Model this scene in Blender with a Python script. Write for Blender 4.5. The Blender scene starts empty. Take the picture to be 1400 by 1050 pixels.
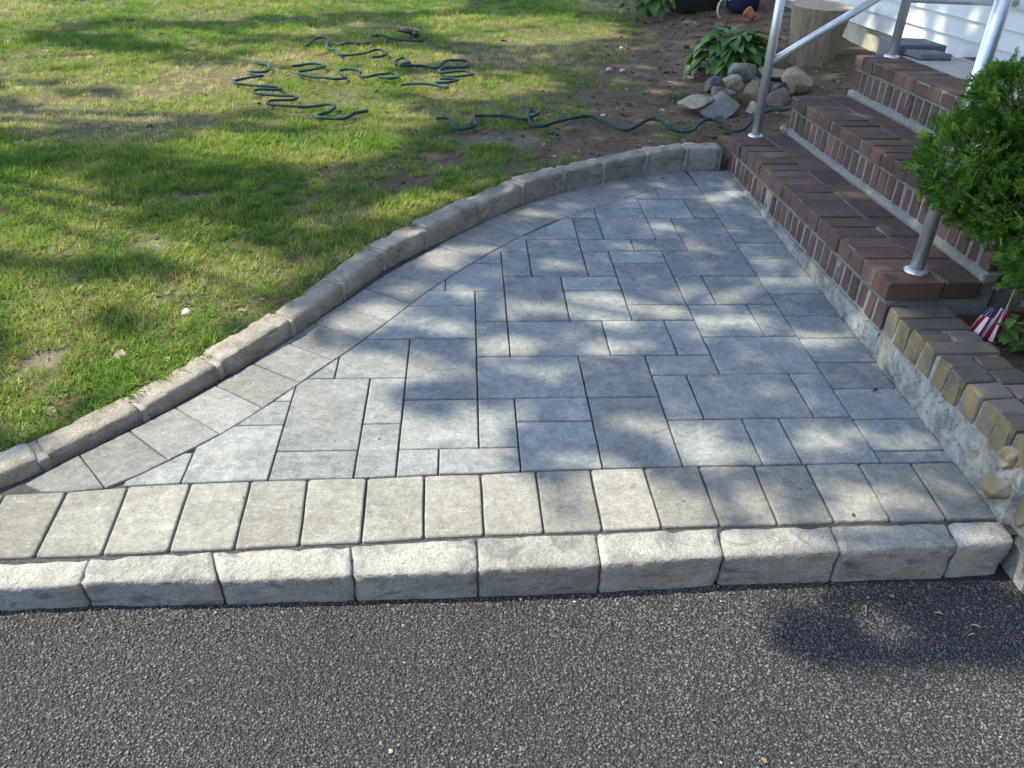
import bpy, bmesh, math, random
import numpy as np
from mathutils import Vector, Matrix, noise as mnoise

scene = bpy.context.scene
random.seed(7)
RNG = np.random.default_rng(11)
R = math.radians

# ------------------------------------------------------------------ camera
cam_data = bpy.data.cameras.new("camera")
cam = bpy.data.objects.new("camera", cam_data)
scene.collection.objects.link(cam)
cam_data.sensor_fit = 'HORIZONTAL'
cam_data.sensor_width = 36.0
cam_data.lens = 36.0 * 1061.8 / 1400.0
cam_data.clip_start = 0.02
cam_data.clip_end = 400.0
cr = Vector((0.9983629, -0.05213499, 0.02352582))
cu = Vector((0.01103615, 0.5791658, 0.81513507))
cf = Vector((0.05612241, 0.81354098, -0.57879302))
m3 = Matrix((cr, cu, -cf)).transposed()
cam.matrix_world = Matrix.Translation((0, 0, 1.45)) @ m3.to_4x4()
scene.camera = cam

# ------------------------------------------------------------------ light
SUN_DIR = Vector((-0.60, 0.12, 0.79)).normalized()      # towards the sun
world = bpy.data.worlds.new("World")
scene.world = world
world.use_nodes = True
wn = world.node_tree.nodes
wl = world.node_tree.links
sky = wn.new('ShaderNodeTexSky')
sky.sky_type = 'NISHITA'
sky.sun_disc = False
sky.sun_elevation = math.asin(SUN_DIR.z)
sky.sun_rotation = math.atan2(SUN_DIR.x, SUN_DIR.y)
sky.air_density = 1.0
sky.dust_density = 0.8
sky.ozone_density = 1.0
wn['Background'].inputs['Strength'].default_value = 0.15
wl.new(sky.outputs['Color'], wn['Background'].inputs['Color'])
sun_data = bpy.data.lights.new("sun", 'SUN')
sun_data.energy = 2.8
sun_data.angle = R(0.6)
sun_data.color = (1.0, 0.91, 0.69)
sun = bpy.data.objects.new("sun", sun_data)
scene.collection.objects.link(sun)
sun.rotation_euler = SUN_DIR.to_track_quat('Z', 'Y').to_euler()
vs = scene.view_settings
vs.view_transform = 'Standard'
vs.look = 'None'
vs.exposure = 1.78
vs.gamma = 1.0
scene.render.engine = 'CYCLES'
scene.cycles.use_denoising = True
scene.cycles.max_bounces = 6
scene.cycles.transparent_max_bounces = 6

# ------------------------------------------------------------------ measured layout (metres; x along the driveway, y towards the lawn)
FIELD = [[[1.067,3.361],[1.067,3.593],[0.836,3.593],[0.836,3.361]],[[1.182,3.361],[1.182,3.593],[1.067,3.593],[1.067,3.361]],[[0.836,3.129],[0.836,3.477],[0.61,3.477],[0.605,3.474],[0.605,3.129]],[[0.605,3.129],[0.605,3.361],[0.49,3.361],[0.49,3.129]],[[0.951,3.129],[0.951,3.361],[0.836,3.361],[0.836,3.129]],[[1.182,3.013],[1.182,3.361],[0.951,3.361],[0.951,3.013]],[[0.951,3.013],[0.951,3.129],[0.721,3.129],[0.721,3.013]],[[0.721,3.013],[0.721,3.129],[0.49,3.129],[0.49,3.013]],[[0.49,2.781],[0.49,3.129],[0.26,3.129],[0.26,2.781]],[[0.26,2.781],[0.26,3.013],[0.144,3.013],[0.144,2.781]],[[0.836,2.897],[0.836,3.013],[0.605,3.013],[0.605,2.897]],[[0.605,2.781],[0.605,3.013],[0.49,3.013],[0.49,2.781]],[[1.182,2.781],[1.182,3.013],[0.836,3.013],[0.836,2.781]],[[0.836,2.549],[0.836,2.897],[0.605,2.897],[0.605,2.549]],[[0.951,2.549],[0.951,2.781],[0.836,2.781],[0.836,2.549]],[[1.182,2.549],[1.182,2.781],[0.951,2.781],[0.951,2.549]],[[0.375,2.433],[0.375,2.781],[0.144,2.781],[0.144,2.433]],[[0.605,2.665],[0.605,2.781],[0.375,2.781],[0.375,2.665]],[[0.605,2.433],[0.605,2.665],[0.375,2.665],[0.375,2.433]],[[0.836,2.433],[0.836,2.549],[0.605,2.549],[0.605,2.433]],[[0.144,2.433],[0.144,2.665],[0.029,2.665],[0.029,2.433]],[[0.144,2.201],[0.144,2.433],[0.029,2.433],[0.029,2.201]],[[0.49,2.201],[0.49,2.433],[0.144,2.433],[0.144,2.201]],[[0.721,2.201],[0.721,2.433],[0.49,2.433],[0.49,2.201]],[[0.836,2.201],[0.836,2.433],[0.721,2.433],[0.721,2.201]],[[1.067,2.317],[1.067,2.549],[0.836,2.549],[0.836,2.317]],[[1.182,2.317],[1.182,2.549],[1.067,2.549],[1.067,2.317]],[[1.182,2.081],[1.182,2.317],[0.836,2.317],[0.836,2.081]],[[0.836,2.081],[0.836,2.201],[0.605,2.201],[0.605,2.081]],[[0.605,1.961],[0.605,2.201],[0.375,2.201],[0.375,1.961]],[[0.375,1.961],[0.375,2.201],[0.029,2.201],[0.029,1.961]],[[0.029,1.961],[0.029,2.317],[-0.202,2.317],[-0.202,1.961]],[[-0.317,1.722],[-0.548,1.722],[-0.548,1.6],[-0.317,1.602]],[[-0.202,1.842],[-0.202,2.081],[-0.317,2.081],[-0.317,1.842]],[[-0.202,1.842],[-0.317,1.842],[-0.317,1.602],[-0.287,1.602],[-0.202,1.607]],[[0.029,1.722],[0.029,1.961],[-0.202,1.961],[-0.202,1.722]],[[-0.086,1.722],[-0.202,1.722],[-0.202,1.607],[-0.124,1.611],[-0.086,1.612]],[[0.144,1.722],[-0.086,1.722],[-0.086,1.612],[0.031,1.613],[0.144,1.619]],[[0.144,1.722],[0.144,1.961],[0.029,1.961],[0.029,1.722]],[[0.375,1.842],[0.375,1.961],[0.144,1.961],[0.144,1.842]],[[0.375,1.842],[0.144,1.842],[0.144,1.619],[0.184,1.621],[0.375,1.624]],[[0.605,1.961],[0.375,1.961],[0.375,1.624],[0.605,1.628]],[[0.721,1.842],[0.721,2.081],[0.605,2.081],[0.605,1.842]],[[1.067,1.842],[1.067,2.081],[0.721,2.081],[0.721,1.842]],[[1.182,1.842],[1.182,2.081],[1.067,2.081],[1.067,1.842]],[[0.836,1.842],[0.605,1.842],[0.605,1.628],[0.649,1.629],[0.836,1.628]],[[0.951,1.842],[0.836,1.842],[0.836,1.628],[0.951,1.629]],[[1.182,1.842],[0.951,1.842],[0.951,1.629],[1.182,1.628]]]
CUTS = [[[1.182,3.593],[1.182,3.773],[1.031,3.74],[0.996,3.729],[0.951,3.71],[0.951,3.593]],[[0.951,3.593],[0.951,3.71],[0.905,3.687],[0.876,3.67],[0.848,3.652],[0.768,3.593]],[[0.836,3.477],[0.836,3.593],[0.768,3.593],[0.61,3.477]],[[0.605,3.361],[0.605,3.474],[0.452,3.361]],[[0.49,3.129],[0.49,3.361],[0.452,3.361],[0.209,3.129]],[[0.26,3.013],[0.26,3.129],[0.209,3.129],[0.11,3.013]],[[0.144,2.897],[0.144,3.013],[0.11,3.013],[0.016,2.897]],[[0.144,2.665],[0.144,2.897],[0.016,2.897],[-0.086,2.759],[-0.086,2.665]],[[-0.086,2.665],[-0.086,2.759],[-0.15,2.665]],[[0.029,2.549],[0.029,2.665],[-0.15,2.665],[-0.221,2.549]],[[0.029,2.317],[0.029,2.549],[-0.221,2.549],[-0.36,2.317]],[[-0.202,2.081],[-0.202,2.317],[-0.36,2.317],[-0.432,2.209],[-0.432,2.081]],[[-0.432,2.081],[-0.432,2.201],[-0.438,2.201],[-0.52,2.081]],[[-0.317,1.722],[-0.317,2.081],[-0.52,2.081],[-0.548,2.042],[-0.548,1.722]],[[-0.548,1.961],[-0.548,2.042],[-0.603,1.962]],[[-0.548,1.842],[-0.548,1.961],[-0.603,1.961],[-0.692,1.842]],[[-0.548,1.842],[-0.692,1.842],[-0.724,1.803],[-0.75,1.774],[-0.778,1.746],[-0.778,1.594],[-0.548,1.6]],[[-0.778,1.722],[-0.802,1.722],[-0.901,1.63],[-0.928,1.608],[-0.928,1.587],[-0.913,1.588],[-0.778,1.594]]]
RIGHTS = [[[1.182,3.985],[1.398,3.985],[1.398,3.851],[1.182,3.851]],[[1.182,3.851],[1.398,3.851],[1.398,3.705],[1.182,3.705]],[[1.182,3.705],[1.398,3.705],[1.398,3.548],[1.182,3.548]],[[1.182,3.548],[1.398,3.548],[1.398,3.397],[1.182,3.397]],[[1.182,3.397],[1.398,3.397],[1.398,3.239],[1.182,3.239]],[[1.182,3.239],[1.398,3.239],[1.398,3.092],[1.182,3.092]],[[1.182,3.092],[1.398,3.092],[1.398,2.936],[1.182,2.936]],[[1.182,2.936],[1.398,2.936],[1.398,2.775],[1.182,2.775]],[[1.182,2.775],[1.398,2.775],[1.398,2.626],[1.182,2.626]],[[1.182,2.626],[1.398,2.626],[1.398,2.459],[1.182,2.459]],[[1.182,2.459],[1.398,2.459],[1.398,2.3],[1.182,2.3]],[[1.182,2.3],[1.398,2.3],[1.398,2.146],[1.182,2.146]],[[1.182,2.146],[1.398,2.146],[1.398,1.991],[1.182,1.991]],[[1.182,1.991],[1.398,1.991],[1.398,1.829],[1.182,1.829]],[[1.182,1.829],[1.398,1.829],[1.398,1.679],[1.182,1.679]],[[1.182,1.679],[1.398,1.679],[1.398,1.628],[1.182,1.628]]]
BORDER = [[[1.168,4.003],[1.124,3.993],[1.067,3.978],[1.132,3.764],[1.166,3.77],[1.182,3.773]],[[1.067,3.978],[1.0,3.952],[0.927,3.923],[0.996,3.729],[1.068,3.749],[1.132,3.764]],[[0.927,3.923],[0.858,3.895],[0.788,3.866],[0.876,3.67],[0.934,3.702],[0.996,3.729]],[[0.788,3.866],[0.721,3.832],[0.655,3.795],[0.766,3.592],[0.821,3.633],[0.876,3.67]],[[0.655,3.795],[0.592,3.753],[0.53,3.709],[0.651,3.507],[0.709,3.55],[0.766,3.592]],[[0.53,3.709],[0.468,3.666],[0.405,3.62],[0.536,3.423],[0.593,3.465],[0.651,3.507]],[[0.405,3.62],[0.342,3.573],[0.282,3.523],[0.428,3.342],[0.481,3.383],[0.536,3.423]],[[0.282,3.523],[0.225,3.47],[0.171,3.415],[0.328,3.257],[0.377,3.301],[0.428,3.342]],[[0.171,3.415],[0.119,3.36],[0.069,3.305],[0.237,3.16],[0.283,3.21],[0.328,3.257]],[[0.069,3.305],[0.02,3.248],[-0.028,3.191],[0.144,3.054],[0.191,3.108],[0.237,3.16]],[[-0.028,3.191],[-0.076,3.13],[-0.125,3.069],[0.049,2.939],[0.096,2.997],[0.144,3.054]],[[-0.125,3.069],[-0.173,3.008],[-0.22,2.946],[-0.042,2.82],[0.003,2.88],[0.049,2.939]],[[-0.22,2.946],[-0.266,2.885],[-0.311,2.822],[-0.13,2.696],[-0.087,2.758],[-0.042,2.82]],[[-0.311,2.822],[-0.354,2.756],[-0.397,2.689],[-0.21,2.567],[-0.171,2.632],[-0.13,2.696]],[[-0.397,2.689],[-0.437,2.622],[-0.475,2.557],[-0.286,2.439],[-0.248,2.503],[-0.21,2.567]],[[-0.475,2.557],[-0.513,2.495],[-0.551,2.433],[-0.364,2.311],[-0.324,2.375],[-0.286,2.439]],[[-0.551,2.433],[-0.59,2.369],[-0.63,2.304],[-0.448,2.186],[-0.405,2.248],[-0.364,2.311]],[[-0.63,2.304],[-0.67,2.238],[-0.712,2.173],[-0.535,2.059],[-0.491,2.123],[-0.448,2.186]],[[-0.712,2.173],[-0.756,2.11],[-0.8,2.049],[-0.626,1.929],[-0.58,1.994],[-0.535,2.059]],[[-0.8,2.049],[-0.845,1.991],[-0.892,1.934],[-0.724,1.803],[-0.674,1.865],[-0.626,1.929]],[[-0.892,1.934],[-0.94,1.879],[-0.99,1.825],[-0.837,1.69],[-0.778,1.746],[-0.724,1.803]],[[-0.99,1.825],[-1.041,1.775],[-1.093,1.722],[-0.971,1.582],[-0.901,1.63],[-0.837,1.69]],[[-1.093,1.722],[-1.147,1.658],[-1.19,1.603],[-1.129,1.57],[-1.058,1.569],[-0.971,1.582]]]
SOLDIER = [[[-1.529,1.551],[-1.375,1.558],[-1.359,1.333],[-1.513,1.329]],[[-1.375,1.558],[-1.221,1.565],[-1.205,1.338],[-1.359,1.333]],[[-1.221,1.565],[-1.066,1.572],[-1.051,1.342],[-1.205,1.338]],[[-1.066,1.572],[-0.913,1.588],[-0.893,1.344],[-1.051,1.342]],[[-0.913,1.588],[-0.75,1.595],[-0.736,1.35],[-0.893,1.344]],[[-0.75,1.595],[-0.592,1.6],[-0.58,1.354],[-0.736,1.35]],[[-0.592,1.6],[-0.44,1.602],[-0.423,1.362],[-0.58,1.354]],[[-0.44,1.602],[-0.28,1.603],[-0.272,1.366],[-0.423,1.362]],[[-0.28,1.603],[-0.124,1.611],[-0.116,1.376],[-0.272,1.366]],[[-0.124,1.611],[0.031,1.613],[0.036,1.382],[-0.116,1.376]],[[0.031,1.613],[0.184,1.621],[0.189,1.385],[0.036,1.382]],[[0.184,1.621],[0.339,1.623],[0.34,1.388],[0.189,1.385]],[[0.339,1.623],[0.491,1.626],[0.495,1.393],[0.34,1.388]],[[0.491,1.626],[0.648,1.629],[0.648,1.396],[0.495,1.393]],[[0.648,1.629],[0.807,1.628],[0.802,1.396],[0.648,1.396]],[[0.807,1.628],[0.959,1.629],[0.954,1.4],[0.802,1.396]],[[0.959,1.629],[1.113,1.629],[1.106,1.4],[0.954,1.4]],[[1.113,1.629],[1.267,1.628],[1.259,1.4],[1.106,1.4]],[[1.267,1.628],[1.4,1.628],[1.402,1.401],[1.259,1.4]]]
KERB = [[[-1.531,1.31],[-1.221,1.322],[-1.196,1.243],[-1.506,1.239]],[[-1.221,1.322],[-0.918,1.332],[-0.91,1.257],[-1.196,1.243]],[[-0.918,1.332],[-0.632,1.347],[-0.593,1.256],[-0.91,1.257]],[[-0.632,1.347],[-0.295,1.357],[-0.28,1.261],[-0.593,1.256]],[[-0.295,1.357],[0.017,1.374],[0.019,1.267],[-0.28,1.261]],[[0.017,1.374],[0.321,1.378],[0.32,1.276],[0.019,1.267]],[[0.321,1.378],[0.64,1.387],[0.629,1.293],[0.32,1.276]],[[0.64,1.387],[0.938,1.388],[0.931,1.3],[0.629,1.293]],[[0.938,1.388],[1.25,1.39],[1.242,1.308],[0.931,1.3]],[[1.25,1.39],[1.406,1.391],[1.398,1.318],[1.242,1.308]]]
CURB = [[-1.325,1.527],[-1.152,1.665],[-0.955,1.878],[-0.786,2.096],[-0.599,2.348],[-0.455,2.608],[-0.327,2.861],[-0.166,3.051],[0.067,3.31],[0.275,3.533],[0.489,3.684],[0.705,3.804],[0.946,3.911],[1.17,3.989],[1.358,3.991]]
CURBH = [0.036,0.037,0.042,0.05,0.06,0.067,0.073,0.079,0.088,0.092,0.094,0.105,0.115,0.119,0.119]
SUNGAPS = [[[-2.043,1.948],[-1.381,1.881],[-1.146,2.103],[-0.948,2.296],[-0.808,2.44],[-0.592,2.543],[-0.417,2.206],[-0.198,2.225],[-0.0,2.146],[-0.001,2.053],[-0.187,2.016],[-0.214,1.909],[0.02,1.839],[0.128,1.795],[0.13,1.632],[0.248,1.483],[0.19,1.385],[0.158,1.016],[0.112,0.48],[-1.526,0.553]],[[-0.005,1.411],[0.929,1.394],[0.918,1.296],[0.766,1.208],[0.681,1.166],[0.725,1.092],[0.812,1.054],[0.877,1.009],[0.946,0.979],[1.055,0.999],[1.146,1.042],[1.293,1.057],[1.924,1.011],[1.365,0.425],[0.059,0.483]],[[0.676,2.54],[0.627,2.457],[0.533,2.409],[0.428,2.41],[0.348,2.461],[0.323,2.544],[0.366,2.63],[0.463,2.685],[0.577,2.684],[0.658,2.628]],[[0.857,2.499],[0.824,2.463],[0.755,2.441],[0.677,2.442],[0.618,2.465],[0.6,2.502],[0.631,2.54],[0.701,2.563],[0.782,2.562],[0.842,2.538]],[[0.373,2.489],[0.34,2.444],[0.264,2.418],[0.174,2.42],[0.102,2.447],[0.075,2.492],[0.105,2.537],[0.182,2.565],[0.276,2.564],[0.35,2.535]],[[0.246,2.278],[0.22,2.232],[0.16,2.205],[0.089,2.206],[0.032,2.235],[0.01,2.282],[0.033,2.329],[0.094,2.358],[0.169,2.357],[0.227,2.326]],[[0.714,2.295],[0.674,2.252],[0.591,2.227],[0.495,2.228],[0.421,2.256],[0.397,2.3],[0.433,2.344],[0.517,2.371],[0.617,2.37],[0.693,2.341]],[[1.166,2.363],[1.114,2.322],[1.009,2.298],[0.889,2.299],[0.799,2.326],[0.772,2.369],[0.82,2.411],[0.927,2.437],[1.051,2.436],[1.143,2.407]],[[1.353,2.266],[1.314,2.234],[1.239,2.215],[1.157,2.216],[1.097,2.237],[1.082,2.27],[1.12,2.303],[1.195,2.323],[1.28,2.322],[1.341,2.3]],[[0.782,1.728],[0.745,1.669],[0.687,1.634],[0.626,1.636],[0.586,1.673],[0.58,1.733],[0.613,1.795],[0.675,1.834],[0.739,1.833],[0.78,1.791]],[[1.246,1.741],[1.204,1.706],[1.128,1.685],[1.046,1.687],[0.988,1.711],[0.975,1.747],[1.014,1.784],[1.092,1.805],[1.178,1.803],[1.237,1.779]],[[0.141,1.787],[0.118,1.696],[0.067,1.644],[0.008,1.646],[-0.039,1.7],[-0.059,1.792],[-0.041,1.889],[0.012,1.952],[0.077,1.95],[0.127,1.885]],[[0.559,1.475],[0.511,1.394],[0.427,1.349],[0.337,1.352],[0.269,1.401],[0.249,1.483],[0.289,1.569],[0.377,1.624],[0.479,1.621],[0.548,1.562]],[[0.689,1.465],[0.657,1.413],[0.604,1.382],[0.55,1.384],[0.513,1.417],[0.507,1.471],[0.537,1.526],[0.592,1.56],[0.65,1.558],[0.687,1.521]],[[0.865,1.48],[0.834,1.426],[0.792,1.395],[0.754,1.396],[0.734,1.429],[0.738,1.484],[0.768,1.54],[0.812,1.575],[0.852,1.574],[0.872,1.537]],[[1.13,1.448],[1.089,1.403],[1.023,1.378],[0.958,1.38],[0.916,1.408],[0.912,1.454],[0.951,1.5],[1.018,1.528],[1.088,1.526],[1.13,1.495]],[[1.208,1.456],[1.185,1.428],[1.152,1.411],[1.122,1.411],[1.107,1.43],[1.111,1.459],[1.133,1.489],[1.167,1.507],[1.198,1.506],[1.214,1.487]],[[1.482,3.624],[1.442,3.58],[1.366,3.554],[1.284,3.553],[1.224,3.579],[1.21,3.622],[1.248,3.666],[1.324,3.694],[1.409,3.695],[1.47,3.668]],[[0.976,3.279],[0.952,3.242],[0.906,3.22],[0.855,3.22],[0.819,3.242],[0.811,3.279],[0.834,3.316],[0.88,3.34],[0.932,3.34],[0.969,3.317]],[[0.455,2.883],[0.433,2.843],[0.387,2.819],[0.333,2.819],[0.291,2.844],[0.278,2.884],[0.298,2.925],[0.345,2.95],[0.401,2.95],[0.443,2.924]],[[0.432,3.42],[0.407,3.374],[0.35,3.346],[0.284,3.346],[0.232,3.374],[0.214,3.419],[0.237,3.465],[0.294,3.495],[0.363,3.495],[0.415,3.466]],[[0.035,2.399],[0.008,2.365],[-0.063,2.345],[-0.151,2.346],[-0.222,2.368],[-0.252,2.403],[-0.227,2.437],[-0.155,2.459],[-0.065,2.457],[0.008,2.434]],[[1.408,1.323],[1.379,1.301],[1.332,1.288],[1.284,1.29],[1.252,1.305],[1.249,1.328],[1.277,1.35],[1.325,1.364],[1.375,1.362],[1.407,1.347]],[[0.413,2.139],[0.387,2.113],[0.325,2.098],[0.252,2.099],[0.194,2.116],[0.173,2.143],[0.198,2.169],[0.26,2.185],[0.335,2.184],[0.393,2.166]],[[1.117,2.564],[1.089,2.538],[1.032,2.523],[0.968,2.523],[0.921,2.54],[0.908,2.566],[0.935,2.592],[0.992,2.608],[1.057,2.607],[1.105,2.59]],[[0.422,1.649],[0.395,1.621],[0.336,1.606],[0.267,1.607],[0.213,1.626],[0.193,1.655],[0.218,1.683],[0.277,1.7],[0.349,1.698],[0.404,1.679]],[[0.84,1.661],[0.82,1.637],[0.783,1.623],[0.743,1.624],[0.716,1.64],[0.71,1.664],[0.729,1.688],[0.766,1.703],[0.807,1.702],[0.835,1.686]],[[0.092,2.649],[0.075,2.618],[0.03,2.599],[-0.025,2.6],[-0.069,2.619],[-0.086,2.65],[-0.07,2.682],[-0.025,2.701],[0.031,2.7],[0.076,2.68]],[[1.524,2.119],[1.499,2.09],[1.462,2.072],[1.428,2.072],[1.409,2.091],[1.412,2.121],[1.437,2.152],[1.474,2.171],[1.509,2.17],[1.528,2.15]],[[-0.017,2.125],[-0.05,2.08],[-0.136,2.054],[-0.242,2.056],[-0.33,2.085],[-0.368,2.131],[-0.339,2.177],[-0.252,2.204],[-0.141,2.203],[-0.051,2.172]],[[0.8,2.998],[0.779,2.966],[0.737,2.947],[0.69,2.947],[0.655,2.967],[0.646,2.999],[0.666,3.031],[0.709,3.052],[0.757,3.052],[0.792,3.031]],[[1.092,3.107],[1.066,3.073],[1.017,3.052],[0.963,3.052],[0.925,3.073],[0.916,3.107],[0.941,3.142],[0.99,3.164],[1.045,3.164],[1.084,3.142]],[[1.365,2.667],[1.336,2.635],[1.286,2.616],[1.234,2.617],[1.197,2.636],[1.192,2.669],[1.219,2.701],[1.27,2.721],[1.324,2.721],[1.36,2.7]],[[1.512,2.333],[1.483,2.303],[1.435,2.285],[1.387,2.286],[1.356,2.305],[1.353,2.335],[1.381,2.366],[1.429,2.385],[1.479,2.384],[1.511,2.364]],[[0.937,2.641],[0.908,2.61],[0.851,2.591],[0.787,2.592],[0.739,2.611],[0.725,2.643],[0.752,2.674],[0.809,2.694],[0.876,2.693],[0.925,2.673]],[[0.194,1.901],[0.181,1.873],[0.15,1.856],[0.113,1.857],[0.084,1.875],[0.073,1.903],[0.086,1.932],[0.117,1.949],[0.155,1.948],[0.184,1.93]],[[1.051,1.94],[1.027,1.914],[0.984,1.899],[0.939,1.9],[0.907,1.916],[0.901,1.943],[0.924,1.97],[0.967,1.986],[1.014,1.985],[1.046,1.968]],[[0.558,1.785],[0.535,1.748],[0.492,1.727],[0.443,1.728],[0.407,1.751],[0.397,1.788],[0.418,1.825],[0.463,1.848],[0.514,1.847],[0.55,1.823]],[[1.373,1.731],[1.349,1.708],[1.31,1.695],[1.27,1.696],[1.244,1.711],[1.242,1.734],[1.266,1.757],[1.306,1.771],[1.346,1.77],[1.372,1.755]],[[0.227,3.0],[0.206,2.963],[0.157,2.941],[0.097,2.941],[0.049,2.964],[0.031,3.001],[0.05,3.039],[0.1,3.062],[0.162,3.062],[0.211,3.038]],[[-0.238,2.539],[-0.252,2.506],[-0.293,2.486],[-0.345,2.487],[-0.389,2.508],[-0.409,2.541],[-0.396,2.574],[-0.355,2.595],[-0.301,2.594],[-0.256,2.573]],[[-0.476,2.266],[-0.486,2.238],[-0.519,2.221],[-0.563,2.222],[-0.602,2.24],[-0.62,2.268],[-0.612,2.296],[-0.578,2.314],[-0.533,2.313],[-0.494,2.295]],[[-0.207,2.433],[-0.234,2.379],[-0.31,2.347],[-0.406,2.349],[-0.488,2.382],[-0.526,2.437],[-0.503,2.492],[-0.427,2.527],[-0.325,2.525],[-0.241,2.489]],[[-0.12,2.68],[-0.138,2.644],[-0.189,2.623],[-0.251,2.624],[-0.304,2.646],[-0.326,2.682],[-0.309,2.718],[-0.259,2.74],[-0.194,2.74],[-0.141,2.717]],[[0.01,2.953],[-0.008,2.916],[-0.056,2.895],[-0.115,2.895],[-0.163,2.917],[-0.183,2.953],[-0.166,2.99],[-0.118,3.013],[-0.057,3.013],[-0.008,2.99]]]
SHADE = [[[0.022,1.977],[-0.0,1.954],[-0.057,1.942],[-0.127,1.943],[-0.184,1.958],[-0.208,1.981],[-0.187,2.004],[-0.13,2.017],[-0.058,2.016],[0.0,2.0]],[[-0.327,2.287],[-0.339,2.268],[-0.376,2.257],[-0.422,2.257],[-0.46,2.27],[-0.477,2.289],[-0.465,2.308],[-0.429,2.32],[-0.382,2.319],[-0.343,2.307]]]
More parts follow.
